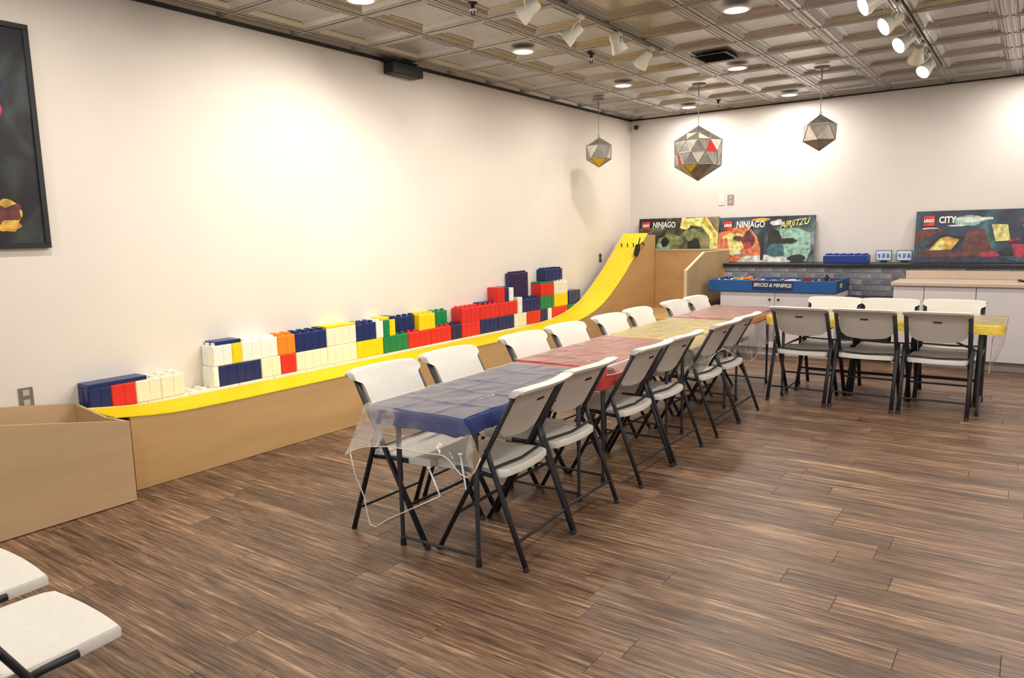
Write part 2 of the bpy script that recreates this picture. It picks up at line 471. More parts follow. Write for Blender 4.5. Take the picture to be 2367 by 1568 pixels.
# vent
t = empty('ceiling_vent', (-2.573, 6.98, HC), 0, 'small black louvred vent grille in the tin ceiling', 'vent')
MB().box((-.17, -.17, -.006), (.17, -.14, 0)).box((-.17, .14, -.006), (.17, .17, 0)).box((-.17, -.14, -.006), (-.14, .14, 0)).box((.14, -.14, -.006), (.17, .14, 0)).build('frame', M_black, t)
MB().box((-.14, -.14, -.002), (.14, .14, -.001)).build('backing', M_black, t)
for k in range(7):
    y = -.12+k*.04; MB().add([(-.14, y, -.012), (.14, y, -.012), (.14, y+.028, -.003), (-.14, y+.028, -.003), (-.14, y, -.014), (.14, y, -.014), (.14, y+.028, -.005), (-.14, y+.028, -.005)],
                           [(0, 1, 2, 3), (7, 6, 5, 4), (0, 4, 5, 1), (2, 6, 7, 3), (1, 5, 6, 2), (3, 7, 4, 0)]).build('slat', mat('vent_slat', (.03, .027, .024), .5), t)


# lighting tracks and heads
def track(x, y0, y1, label):
    t = empty('lighting_track', (x, y0, HC), 0, label, 'track')
    L = y1-y0
    MB().box((-.018, 0, -.030), (.018, L, -.006), .003).build('rail', M_track, t)
    MB().box((-.006, .01, -.0315), (.006, L-.01, -.030)).build('slot', M_black, t)
    MB().box((-.022, L-.03, -.034), (.022, L+.012, -.004), .003).build('end_cap', M_track, t)


track(-2.815, -1.0, 6.31, 'long dark lighting track on the ceiling left of the vent')
track(-.915, -1.0, 8.83, 'long dark lighting track on the ceiling at the upper right')


def head(x, y, z, d, label, group, lit=True, power=0, spot=50):
    g = 1.3
    """x,y,z = lens centre, d = aim direction"""
    d = Vector(d).normalized(); t = empty('track_light_head', (x, y, z), 0, label, 'spotlight', group)
    tx = -2.815 if x < -2 else -.915
    top = Vector((tx-x, 0, HC-.034-z)); back = -d*.13
    MB().lathe([(a*g, b*1.1) for a, b in [(.022, -.135), (.030, -.125), (.034, -.07), (.046, -.03), (.052, 0), (.048, .002), (.046, -.012)]], n=20, axis=d).build('housing', M_headw, t, smooth=.7)
    m = M_lens if lit else mat('unlit_lens', (.75, .72, .66), .3)
    MB().lathe([(.058, -.012), (.058, -.006), (.02, .002)], n=20, axis=d).build('lens', m, t)
    s = d.cross(Vector((0, 0, 1))).normalized()
    p = top+Vector((0, 0, -.02)); e1 = -d*.06+s*.05; e2 = -d*.06-s*.05
    MB().tube([e1, e1*.5+p*.5+s*.03, p, e2*.5+p*.5-s*.03, e2], .006, 6).build('yoke', M_headw, t)
    MB().box(tuple(top+Vector((-.014, -.04, -.02))), tuple(top+Vector((.014, .04, .004))), .003).build('adapter', M_headw, t)
    if power:
        l = Vector((x, y, z))+d*.03; lamp('track_lamp', 'SPOT', l, power, (1, .94, .82), .04, aim=l+d, spot=spot, blend=.7)


G1 = 'spotlights on the left track'; G2 = 'spotlights on the right track'
head(-2.87, 4.20, 2.93, (-.9, -.25, -.55), 'lit cream spotlight nearest the camera on the left track', G1, power=52, spot=75)
head(-2.95, 4.90, 2.93, (-1, -.35, -.75), 'cream spotlight aimed down-left, second on the left track', G1, lit=True, power=45, spot=75)
head(-2.80, 5.50, 2.93, (.25, .5, -1), 'unlit cream spotlight, third on the left track', G1, lit=False)
head(-2.93, 6.12, 2.94, (-.8, .2, -.8), 'cream spotlight at the far end of the left track', G1, power=24, spot=75)
head(-1.02, 5.45, 2.93, (-.8, -.5, -.45), 'lit spotlight cut by the top edge on the right track', G2, power=26, spot=80)
head(-1.00, 6.10, 2.93, (-.7, -.5, -.5), 'large glaring spotlight second from the top on the right track', G2, power=26, spot=80)
head(-1.00, 6.80, 2.93, (-.6, -.55, -.5), 'glaring spotlight in the middle of the right track', G2, power=26, spot=80)
head(-.97, 7.55, 2.94, (-.3, .9, -.7), 'spotlight turned to the back wall showing its ring, right track', G2, lit=True, power=24, spot=80)
head(-.97, 8.05, 2.92, (-.45, -.6, -.6), 'lit spotlight last on the right track near the back wall', G2, power=20, spot=80)


# ------------------------------------------------------------------ pendants
def ico():
    p = (1+5**.5)/2
    v = [Vector(q) for q in [(-1, p, 0), (1, p, 0), (-1, -p, 0), (1, -p, 0), (0, -1, p), (0, 1, p), (0, -1, -p), (0, 1, -p), (p, 0, -1), (p, 0, 1), (-p, 0, -1), (-p, 0, 1)]]
    f = [(0, 11, 5), (0, 5, 1), (0, 1, 7), (0, 7, 10), (0, 10, 11), (1, 5, 9), (5, 11, 4), (11, 10, 2), (10, 7, 6), (7, 1, 8), (3, 9, 4), (3, 4, 2), (3, 2, 6), (3, 6, 8), (3, 8, 9), (4, 9, 5), (2, 4, 11), (6, 2, 10), (8, 6, 7), (9, 8, 1)]
    q = v[0].normalized().rotation_difference(Vector((0, 0, 1)))
    return [(q @ a).normalized() for a in v], f


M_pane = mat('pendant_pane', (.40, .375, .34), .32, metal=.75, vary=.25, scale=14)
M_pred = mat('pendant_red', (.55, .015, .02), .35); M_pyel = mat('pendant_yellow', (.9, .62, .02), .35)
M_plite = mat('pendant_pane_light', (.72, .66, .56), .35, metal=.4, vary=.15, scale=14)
M_cord = mat('pendant_cord', (.30, .27, .23), .4, metal=.6)


def pendant(x, y, zt, zb, ring, turn, sub, label, colored=(), light=(), missing=()):
    R = (zt-zb)/2; c = Vector((x, y, (zt+zb)/2)); t = empty('pendant_lamp', c, 0, label, 'pendant lamp', 'faceted glass pendants')
    V, F = ico(); vd = math.atan2(-y, -x)
    v0 = next(v for v in V if abs(v.z) < .9 and (v.z > 0) == (ring == 'upper')); rz = vd-math.atan2(v0.y, v0.x)+turn
    rot = Matrix.Rotation(rz, 3, 'Z'); V = [rot @ (v*R) for v in V]
    tris = []
    for f in F:
        a, b, cc = (V[i] for i in f)
        if sub:
            ab, bc, ca = (a+b)/2, (b+cc)/2, (cc+a)/2
            tris += [(a, ab, ca), (ab, b, bc), (ca, bc, cc), (ab, bc, ca)]
        else: tris.append((a, b, cc))
    edges = {}
    def pick(px, py):        # the front pane seen nearest to this spot of the photograph
        best = None
        for k, tr in enumerate(tris):
            ctr = sum(tr, Vector())/3; n = (tr[1]-tr[0]).cross(tr[2]-tr[0]); n = n if n.dot(ctr) > 0 else -n
            if n.dot(Vector((0, 0, EYE))-c-ctr) <= 0: continue
            q = proj(c+ctr); d = (q[0]-px)**2+(q[1]-py)**2
            if best is None or d < best[0]: best = (d, k)
        return best[1]
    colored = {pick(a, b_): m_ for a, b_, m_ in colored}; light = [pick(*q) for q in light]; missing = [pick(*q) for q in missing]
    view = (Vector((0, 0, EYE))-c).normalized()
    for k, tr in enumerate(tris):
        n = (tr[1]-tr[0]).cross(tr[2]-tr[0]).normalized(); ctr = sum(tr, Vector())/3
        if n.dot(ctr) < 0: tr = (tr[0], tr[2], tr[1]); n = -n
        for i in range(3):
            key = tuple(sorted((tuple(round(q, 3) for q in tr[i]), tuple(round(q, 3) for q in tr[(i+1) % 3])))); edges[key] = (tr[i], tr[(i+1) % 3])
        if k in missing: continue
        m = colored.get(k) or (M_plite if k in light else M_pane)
        ins = [ctr+(q-ctr)*.97 for q in tr]
        vs = ins+[q-n*.004 for q in ins]
        obj('pane', vs, [(0, 1, 2), (5, 4, 3), (0, 3, 4, 1), (1, 4, 5, 2), (2, 5, 3, 0)], m, t)
    b = MB()
    for a, e in edges.values(): b.tube([a, e], .0045 if not sub else .004, 5, caps=False)
    b.build('frame', mat('pendant_frame', (.33, .30, .25), .35, metal=.8), t)
    b = MB(); L = HC-.03-c.z-R
    b.tube([(0, 0, R), (0, 0, R+L)], .004, 6).build('cord', M_cord, t)
    b = MB(); b.tube([(.014*math.cos(k*math.pi/5), 0, R+.016+.016*math.sin(k*math.pi/5)) for k in range(10)], .0025, 5, closed=True)
    for q in range(3): b.tube([(.008*math.cos(k*math.pi/4), .002*q, R+L-.03-q*.028+.016*math.sin(k*math.pi/4)) for k in range(8)], .0022, 5, closed=True)
    b.build('chain_link', M_cord, t)
    MB().lathe([(.075, R+L+.03), (.075, R+L+.018), (.062, R+L+.006), (.012, R+L), (.0, R+L-.01)], n=24).build('canopy', M_track, t, smooth=.6)


# ------------------------------------------------------------------ ramp
RX0, RX1 = -4.775, -4.42      # track inner and outer edge
prof = [(2.10, .487), (2.19, .474), (2.32, .456), (2.45, .443), (2.6, .436), (3.0, .431), (4.0, .430), (5.0, .430), (6.0, .432), (6.9, .437), (7.25, .446), (7.55, .468), (7.8, .505), (8.0, .553), (8.2, .622), (8.4, .718), (8.6, .838), (8.8, .965), (9.49, 1.478)]
ramp = empty('ramp', ((RX0+RX1)/2, 6, 0), 0, 'long plywood race ramp with a yellow multi-lane track along the left wall', 'ramp')
def RL(o): o.location = Vector(o.location)-ramp.location; return o
poly = [(y, z-.006) for y, z in prof if y >= 2.19]+[(9.52, 1.453), (9.755, 1.453), (9.755, .003), (2.19, .003)]
RL(MB().prism(poly, 'x', RX1-.018, RX1).build('side_panel', M_ply, ramp))
poly2 = [(y, z-.008) for y, z in prof if y >= 2.19]+[(9.5, .003), (2.19, .003)]
RL(MB().prism(poly2, 'x', RX0+.002, RX0+.016).build('side_panel', M_ply, ramp))
RL(MB().prism([(9.50, .003), (9.755, .003), (9.755, 1.452), (9.52, 1.452)], 'x', RX1-.3, RX1-.019).build('back_post', M_ply, ramp))
# shelf on the wall side, where the visible courses of giant bricks stand
RL(MB().box((XL+.005, 2.11, .285), (RX0, 9.0, .303)).build('shelf', M_ply, ramp))
RL(MB().box((XL+.005, 2.13, .003), (XL+.02, 9.0, .285)).build('shelf_support', M_ply, ramp))
# track: base strip and raised lane ribs (five lanes)
def sweep(x0, x1, dz0, dz1):
    b = MB(); n = len(prof)
    for i, (y, z) in enumerate(prof):
        b.v += [Vector((x0, y, z+dz0)), Vector((x1, y, z+dz0)), Vector((x1, y, z+dz1)), Vector((x0, y, z+dz1))]
    for i in range(n-1):
        for k in range(4): b.f.append((i*4+k, i*4+(k+1) % 4, i*4+4+(k+1) % 4, i*4+4+k)); b.mi.append(0)
    b.f.append((3, 2, 1, 0)); n4 = (n-1)*4; b.f.append((n4, n4+1, n4+2, n4+3)); b.mi += [0, 0]
    return b
tr = RL(sweep(RX0, RX1+.004, -.006, .002).build('track', M_yel, ramp))
for k in range(8):
    x = RX0+.012+k*(RX1-RX0-.03)/7
    sweep(x-.004, x+.004, .002, .007).build('lane_rib', mat('track_rib', (.84, .56, .01), .35), tr)
for o, dx in ((RX0, 0),): sweep(RX0-.004, RX0+.006, -.01, .012).build('track_edge', mat('track_edge', (.90, .80, .35), .4), tr)
# start gate pegs and black lever
gy, gz = 9.25, 1.305
for k in range(3):
    x = RX0+.085+k*.09; o = MB().tube([(x, gy, gz-.01), (x, gy-.02, gz+.045)], .008, 6).build('gate_peg', M_black, ramp); RL(o)
o = MB().prism([(9.05, 1.20), (9.12, 1.33), (9.19, 1.34), (9.20, 1.25), (9.13, 1.17)], 'x', RX1, RX1+.03).tube([(RX1+.015, 9.16, 1.30), (RX1+.02, 9.22, 1.42)], .009, 6).tube([(RX1+.02, 9.17, 1.30), (RX1+.02, 9.30, 1.36), (RX1+.02, 9.36, 1.31)], .008, 6).build('gate_lever', M_black, ramp); RL(o)

# catch bin at the low end of the ramp
bn = empty('catch_bin', (-4.55, 1.2, 0), 0, 'open plywood catch bin at the near end of the yellow ramp', 'bin')
def BL(o): o.location = Vector(o.location)-bn.location; return o
ybin = .35
def zt(y): return .486+.185*(2.1-y)
M_ply2 = mat('plywood_light', (.56, .38, .215), .55, vary=.09, scale=3, stretch=(1, .35, 2.2))
BL(MB().prism([(ybin, .006), (2.10, .006), (2.10, zt(2.10)), (ybin, zt(ybin))], 'x', -4.268, -4.25).build('front_panel', M_ply2, bn))
BL(MB().prism([(ybin, .006), (2.10, .006), (2.10, .518), (ybin, .518+.14*(2.1-ybin))], 'x', -4.90, -4.882).build('back_panel', M_ply2, bn))
BL(MB().prism([(-4.882, .006), (-4.268, .006), (-4.268, .486), (-4.5, .478), (-4.77, .505), (-4.882, .518)], 'y', 2.08, 2.098).build('end_panel', M_ply2, bn))
BL(MB().box((-4.882, ybin, .006), (-4.268, ybin+.018, .8)).build('end_panel', M_ply2, bn))
BL(MB().box((-4.882, ybin+.018, .006), (-4.268, 2.08, .024)).build('bottom_panel', M_ply2, bn))

# launch platform behind the ramp
pf = empty('launch_platform', (-3.9, 9.4, 0), 0, 'plywood launch platform with a clipped side wall beside the ramp top', 'platform')
def PLc(o): o.location = Vector(o.location)-pf.location; return o
SX = -3.35
PLc(MB().box((-4.415, 9.74, .003), (SX-.02, 9.758, 1.235)).build('back_panel', M_ply, pf))
PLc(MB().box((-4.41, 9.735, 1.235), (SX-.02, 9.765, 1.25)).build('top_rail', M_plyedge, pf))
sp = [(8.29, .003), (9.44, .003), (9.44, 1.0), (9.75, 1.0), (9.75, 1.228), (8.86, 1.228), (8.29, 1.03)]
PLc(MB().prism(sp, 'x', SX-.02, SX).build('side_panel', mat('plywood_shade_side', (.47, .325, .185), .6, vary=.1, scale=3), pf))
PLc(MB().prism([(8.28, .003), (8.29, .003), (8.29, 1.03), (8.86, 1.228), (9.75, 1.228), (9.75, 1.238), (8.855, 1.238), (8.28, 1.038)], 'x', SX-.034, SX+.002).build('edge_band', M_plyedge, pf))
PLc(MB().box((-4.415, 8.5, .40), (SX-.04, 9.735, .42)).box((-4.415, 8.49, .003), (SX-.04, 8.508, .40)).build('deck', M_ply, pf))

# ------------------------------------------------------------------ giant bricks
FX = -4.79
def gbrick(y0, y1, z0, z1, color, label, back=0, studs=True, depth=None, category='toy brick'):
    xf = FX-back; xb = XL+.004 if depth is None else xf-depth
    b = MB(); g = .0012
    b.box((xb, y0+g, z0+.0005), (xf, y1-g, z1), .003)
    L = y1-y0; n = max(1, round(L/.078)); st = L/n
    if z1-z0 > .1 and color not in ('cream0',):
        for k in range(n):
            b.box((xf-.001, y0+k*st+.006, z0+.008), (xf+.0028, y0+(k+1)*st-.006, z1-.008), .002)
        for k in range(2 if xf-xb > .1 else 1):
            d = (xf-xb)/(2 if xf-xb > .1 else 1)
            b.box((xb+k*d+.006, y0-.0012, z0+.008), (xb+(k+1)*d-.006, y0+.002, z1-.008))
    if studs:
        m = 2 if xf-xb > .1 else 1
        for k in range(n):
            for q in range(m):
                b.lathe([(.023, 0), (.023, .016), (.020, .0185)], (xb+(xf-xb)*(q+.5)/m, y0+(k+.5)*st, z1), n=10)
    cx, cy = (xb+xf)/2, (y0+y1)/2
    b.v = [v-Vector((cx, cy, z0)) for v in b.v]
    o = b.build('giant_brick', MB_R[color], loc=(cx, cy, z0))
    return tag(o, label, category, 'giant toy bricks along the left wall')

A0, A1, B1, C1, D1, E1 = .305, .457, .609, .762, .914, 1.067
# foundation course (only its top shows above the track)
ys = [2.13, 2.50, 2.80, 3.20, 3.51, 3.82, 4.12, 4.43, 4.74, 5.05, 5.36, 5.67, 5.98, 6.29, 6.60, 6.91, 7.22, 7.53, 7.90]
refs = ['the navy and red end bricks', 'the four-panel white bricks', 'the low gap with bare studs', 'the wide navy brick', 'the orange and red stack', 'the high navy brick', 'the yellow-capped white bricks', 'the large yellow brick', 'the large green brick',
        'near half of the low red wall', 'far half of the low red wall', 'the tall red tower', 'the near end of the long navy brick', 'the middle of the long navy brick', 'the far end of the long navy brick', 'the cream brick and narrow white post', 'the far low red brick', 'the last red brick']
for k in range(len(ys)-1):
    gbrick(ys[k], ys[k+1], A0, A1, 'cream', 'cream giant brick of the bottom course under '+refs[k])
B = [(2.13, 2.27, A1, B1, 'navy', 'navy giant brick at the near end of the row'), (2.27, 2.43, A1, B1, 'red', 'short red giant brick next to the near end navy one'),
     (2.13, 2.51, B1, B1+.028, 'navy', 'long navy cap plate on the near end bricks', 0, False),
     (2.43, 2.60, A1, B1, 'cream', 'cream giant brick right of the near red brick'), (2.60, 2.77, A1, B1, 'cream', 'cream giant brick beside the low gap, near end group'),
     (3.04, 3.40, A1, B1, 'navy', 'wide navy four-panel giant brick low in the second group'), (3.40, 3.58, A1, B1, 'cream', 'cream giant brick between the wide navy and the lower red'),
     (3.58, 3.73, A1, B1, 'red', 'red giant brick directly under the orange one'), (3.73, 4.05, A1, B1, 'cream', 'cream giant brick under the high navy one'),
     (4.05, 4.38, A1, B1, 'cream', 'cream giant brick left of the large yellow one'), (4.38, 4.70, A1, B1, 'yellow', 'large yellow giant brick at the bottom of the middle group'),
     (4.70, 5.03, A1, B1, 'green', 'large green giant brick with bare studs'), (5.03, 5.345, A1, B1, 'red', 'low red giant brick touching the green one'),
     (5.345, 5.66, A1, B1, 'red', 'low red giant brick touching the dark purple one'), (5.66, 5.83, A1, B1, 'purple', 'dark purple giant brick under the side of the red tower'),
     (5.83, 6.14, A1, B1, 'red', 'bottom red giant brick of the red tower'), (6.14, 6.46, A1, B1, 'navy', 'navy giant brick beside the bottom of the red tower'),
     (6.46, 6.77, A1, B1, 'navy', 'navy giant brick beside the low cream brick'), (6.77, 7.02, A1, B1, 'cream', 'low cream giant brick under the narrow white post'),
     (7.02, 7.32, A1, B1, 'red', 'square red giant brick under a navy one near the ramp curve'), (7.32, 7.48, A1, B1, 'navy', 'narrow navy giant brick at the bottom near the ramp curve'),
     (7.48, 7.57, A1, B1, 'white', 'narrow white giant brick at the bottom near the ramp curve'), (7.57, 7.94, A1, B1, 'red', 'red giant brick partly cut by the ramp curve'),
     (7.95, 8.10, A1, B1, 'green', 'green giant brick just peeking over the ramp curve'),
     (2.99, 3.04, A1, B1, 'white', 'narrow white giant brick end beside the wide navy one', 0, False), (3.00, 3.16, B1, C1, 'white', 'white giant brick on top of the near side of the second group'), (3.16, 3.24, B1, C1, 'yellow', 'narrow yellow giant brick under the short navy plate'),
     (3.03, 3.24, C1, C1+.028, 'navy', 'short navy plate over the narrow yellow brick', 0, False),
     (3.24, 3.56, B1, C1, 'white', 'white giant brick left of the orange one'), (3.56, 3.73, B1, C1, 'orange', 'orange giant brick, the only one in the row'),
     (3.73, 4.05, B1, C1, 'navy', 'navy giant brick right of the orange one'), (4.05, 4.38, B1, C1, 'cream', 'cream giant brick under the yellow plate'),
     (4.05, 4.38, C1, C1+.022, 'yellow', 'flat yellow plate over cream bricks', 0, False),
     (4.38, 4.62, B1, C1, 'navy', 'navy giant brick on the large yellow one'), (4.62, 4.71, B1, C1, 'white', 'narrow white giant brick beside green, on the large yellow one'),
     (4.71, 4.79, B1, C1, 'green', 'narrow green giant brick on the large green one'), (4.79, 4.865, B1, C1, 'yellow', 'narrow yellow giant brick on the large green one'),
     (4.69, 4.79, C1, C1+.028, 'yellow', 'small yellow plate over the narrow green brick', 0, False), (4.79, 4.87, C1, C1+.028, 'navy', 'small navy plate over the narrow yellow brick', 0, False),
     (4.97, 5.21, B1, C1, 'navy', 'navy giant brick set back on the low red wall', .065), (5.19, 5.42, B1, C1, 'yellow', 'yellow giant brick on the low red wall'),
     (5.43, 5.68, B1, C1, 'green', 'green giant brick set back on the low red wall', .065), (5.83, 6.14, B1, C1, 'red', 'top red giant brick of the red tower'),
     (6.14, 6.49, B1, C1, 'red', 'upper red giant brick right beside the red tower'), (6.49, 6.84, B1, C1, 'red', 'upper red giant brick left of the narrow white post'),
     (6.20, 6.44, C1, C1+.028, 'navy', 'thin navy plate on the upper red bricks', .04, False),
     (6.85, 6.94, B1, C1+.03, 'white', 'narrow white giant post left of an upper navy brick', 0, False), (6.94, 7.32, B1, C1, 'navy', 'upper navy giant brick in front of the tall purple one'),
     (7.32, 7.63, B1, C1, 'green', 'green giant brick under the red one near the ramp curve'), (7.63, 7.95, B1, C1, 'yellow', 'yellow giant brick under cream near the ramp curve'),
     (7.97, 8.27, B1, C1+.02, 'navy', 'shaded navy giant brick behind the ramp curve', 0, False),
     (6.46, 6.60, C1, D1+.02, 'red', 'red giant brick standing beside a dark gap on the upper wall', 0, False), (6.60, 6.69, C1, D1+.02, 'navy', 'narrow navy giant brick beside the tall purple one', .01, False),
     (6.69, 6.77, C1, D1, 'white', 'narrow white giant brick beside the tall purple one', 0, False),
     (6.80, 7.16, C1, E1, 'purple', 'tall dark purple giant brick rising above the row', .065),
     (7.33, 7.63, C1, D1, 'red', 'upper red giant brick beneath a green plate'), (7.33, 7.63, D1, D1+.022, 'green', 'thin green plate beneath the topmost navy brick', 0, False),
     (7.63, 7.95, C1, D1, 'cream', 'upper cream giant brick on the yellow one'),
     (7.45, 7.86, D1+.024, E1+.01, 'navy', 'topmost navy giant brick of the whole row', .02)]
for b_ in B:
    gbrick(*b_)


# ------------------------------------------------------------------ folding chairs
def make_chair():
    t = empty('folding_chair')
    M = M_blackm
    def tubex(z): return .25-.555*z
    for s in (-1, 1):
        y = s*.222
        MB().tube([(.250, y*1.0, .004), (tubex(.40), y, .40), (tubex(.80), y, .80)], .0165, 10, ry=.011).build('upright', M, t, smooth=True)
        MB().tube([(.253, y, .0), (.242, y, .02)], .0172, 10, ry=.012).build('foot_cap', M_black, t)
        yr = s*.237
        MB().tube([(-.250, yr, .004), (-.15, yr, .27), (-.075, yr, .47), (-.050, yr, .545)], .0155, 10, ry=.011).build('leg', M, t, smooth=True)
        MB().tube([(-.2515, yr, .0), (-.244, yr, .02)], .0162, 10, ry=.012).build('foot_cap', M_black, t)
        MB().tube([(-.09, s*.212, .412), (.05, s*.214, .425), (.14, s*.214, .425)], .0125, 8).build('seat_rail', M, t, smooth=True)
    MB().tube([(tubex(.20), -.22, .20), (tubex(.20), .22, .20)], .008, 8).build('crossbar', M, t)
    MB().tube([(-.203, -.235, .125), (-.203, .235, .125)], .008, 8).build('crossbar', M, t)
    MB().tube([(-.080, -.235, .458), (-.098, 0, .450), (-.080, .235, .458)], .007, 8).build('crossbar', M, t)
    # seat: saddle shell with a rolled lip
    NX, NY = 14, 14; vs = []; top = []
    def S(u, v):           # u 0 rear..1 front, v -1..1
        bow = .028*(1-v*v)
        x = (-.118-bow*.8)*(1-u)+(.262+bow*.35)*u
        wd = .212-.012*u**2-.02*max(0, (.15-u)/.15)**2-.010*max(0, (u-.85)/.15)**2
        y = v*wd
        z = .452-.016*math.sin(math.pi*min(1, u*1.05))*(1-.55*v*v)-.010*u**6-.008*(1-u)**5
        return Vector((x, y, z))
    for i in range(NX+1):
        for j in range(NY+1): vs.append(S(i/NX, -1+2*j/NY))
    fs = [(i*(NY+1)+j, (i+1)*(NY+1)+j, (i+1)*(NY+1)+j+1, i*(NY+1)+j+1) for i in range(NX) for j in range(NY)]
    rim = [i*(NY+1) for i in range(NX+1)]+[NX*(NY+1)+j for j in range(1, NY+1)]+[i*(NY+1)+NY for i in range(NX-1, -1, -1)]+[j for j in range(NY-1, 0, -1)]
    n = len(vs); c = Vector((.075, 0, .45)); R = len(rim)
    for k in rim: p = vs[k]; q = (p-c); q.z = 0; q.normalize(); vs.append(p+q*.006+Vector((0, 0, -.008)))
    for k in rim: p = vs[k]; q = (p-c); q.z = 0; q.normalize(); vs.append(p+q*.006+Vector((0, 0, -.034)))
    for k in rim: p = vs[k]; q = (p-c); q.z = 0; q.normalize(); vs.append(p-q*.012+Vector((0, 0, -.034)))
    for k in range(R):
        k2 = (k+1) % R
        fs.append((rim[k], n+k, n+k2, rim[k2])); fs.append((n+k, n+R+k, n+R+k2, n+k2)); fs.append((n+R+k, n+2*R+k, n+2*R+k2, n+R+k2))
    n2 = len(vs); vs += [Vector((v.x*.96+.003, v.y*.95, v.z-.014)) for v in vs[:(NX+1)*(NY+1)]]
    fs += [(n2+i*(NY+1)+j+1, n2+(i+1)*(NY+1)+j+1, n2+(i+1)*(NY+1)+j, n2+i*(NY+1)+j) for i in range(NX) for j in range(NY)]
    obj('seat', vs, fs, M_seat, t, smooth=.7)
    # backrest: curved slab between the uprights, cap wrapping them at the top
    NZ, NY = 12, 16; fr = []; bk = []
    def K(u, v, side):     # u 0 bottom..1 top
        zb = .598-.022*(1-v*v)+.03*max(0, abs(v)-.8)/.2
        ztop = .838-.007*abs(v)**6
        z = zb*(1-u)+ztop*u
        hw = .200+.004*u+.038*max(0, min(1, (u-.74)/.10))-.005*max(0, (u-.9)/.1)**2
        x = tubex(z)+.012-.040*(1-v*v)-.028*max(0, (u-.72)/.28)**1.6
        th = .010+.022*max(0, (u-.78)/.22)
        return Vector((x+(th if side else -th), v*hw, z+(0 if u < 1 else -.0)))
    vs = []
    for side in (1, 0):
        for i in range(NZ+1):
            for j in range(NY+1): vs.append(K(i/NZ, -1+2*j/NY, side))
    W = NY+1; H = (NZ+1)*W; fs = []
    for i in range(NZ):
        for j in range(NY):
            a = i*W+j; fs.append((a, a+1, a+W+1, a+W)); fs.append((H+a, H+a+W, H+a+W+1, H+a+1))
    for j in range(NY):
        fs.append((j, H+j, H+j+1, j+1)); a = NZ*W+j; fs.append((a, a+1, H+a+1, H+a))
    for i in range(NZ):
        a = i*W; fs.append((a, a+W, H+a+W, H+a)); a = i*W+NY; fs.append((a, H+a, H+a+W, a+W))
    # rounded roll along the top edge
    obj('backrest', vs, fs, M_seat, t, smooth=.6)
    b = MB(); b.tube([K(1, -1+2*k/12, 0)*.5+K(1, -1+2*k/12, 1)*.5-Vector((0, 0, .008)) for k in range(13)], .025, 10, ry=.014); b.build('top_roll', M_seat, t, smooth=True)
    zc = .752; xc = tubex(zc)+.012-.043
    MB().box((xc-.0115, -.031, zc-.007), (xc+.003, .031, zc+.007), .003).build('grip_slot', M_black, t)
    return t


chair0 = make_chair(); used = [False]
def place(x, y, rz, label, group):
    if not used[0]: o = chair0; used[0] = True
    else: o = copy_tree(chair0)
    o.location = (x, y, 0); o.rotation_euler.z = rz; tag(o, label, 'chair', group); return o


GA = 'white folding chairs on the ramp side of the long row'; GB = 'white folding chairs on the open-floor side of the long row'
R = math.radians
# facing +x (ramp side)
for x, y, rz, l in [(-2.585, 2.745, 0, 'white folding chair on the ramp side, front end of blue table'),
                    (-2.60, 3.31, 2, 'white folding chair on the ramp side, far end of blue table'),
                    (-2.60, 4.08, 0, 'white folding chair on the ramp side, near end of first red table'),
                    (-2.61, 4.655, 0, 'white folding chair on the ramp side, far end of first red table'),
                    (-2.60, 5.325, 0, 'white folding chair on the ramp side, near end of the yellow row table'),
                    (-2.61, 5.885, 2, 'white folding chair on the ramp side, far end of the yellow row table'),
                    (-2.59, 6.63, 0, 'white folding chair on the ramp side, near end of the last red table'),
                    (-2.58, 7.16, 0, 'white folding chair on the ramp side, far end of the last red table')]:
    place(x, y, R(rz), l, GA)
for x, y, rz, l in [(-2.055, 2.80, 184, 'white folding chair facing the ramp, at near corner of blue table'),
                    (-2.085, 3.32, 180, 'white folding chair facing the ramp, at far end of blue table'),
                    (-2.08, 4.085, 181, 'white folding chair facing the ramp, near end of first red table'),
                    (-2.08, 4.60, 180, 'white folding chair facing the ramp, far end of first red table'),
                    (-2.065, 5.345, 180, 'white folding chair facing the ramp, near end of yellow row table'),
                    (-2.07, 5.85, 180, 'white folding chair facing the ramp, beside last red table')]:
    place(x, y, R(rz), l, GB)
GC = 'white folding chairs at the far yellow table'
for x, y, rz, l in [(-1.62, 6.74, 88, 'white folding chair with its back to us, left one at the far yellow table'),
                    (-1.115, 6.77, 89, 'white folding chair with its back to us, middle one at the far yellow table'),
                    (-.595, 6.78, 90, 'white folding chair with its back to us, right one at the far yellow table')]:
    place(x, y, R(rz), l, GC)
for x, y, rz, l in [(-1.54, 7.30, 270, 'white folding chair facing us behind the far yellow table, left one'),
                    (-1.065, 7.31, 270, 'white folding chair facing us behind the far yellow table, middle one'),
                    (-.565, 7.37, 270, 'white folding chair facing us behind the far yellow table, right one')]:
    place(x, y, R(rz), l, GC)
place(-2.245, .665, R(91), 'white folding chair seat in the foreground, cut by the bottom left corner', 'white folding chairs in the near left corner')
place(-2.78, .70, R(89), 'white folding chair seat at the left edge behind the foreground one', 'white folding chairs in the near left corner')


# ------------------------------------------------------------------ tables
def rrect(x0, y0, x1, y1, r, n=5):
    pts = []
    for cx, cy, a0 in ((x1-r, y1-r, 0), (x0+r, y1-r, 90), (x0+r, y0+r, 180), (x1-r, y0+r, 270)):
        for k in range(n+1):
            a = R(a0+90*k/n); pts.append((cx+r*math.cos(a), cy+r*math.sin(a)))
    return pts


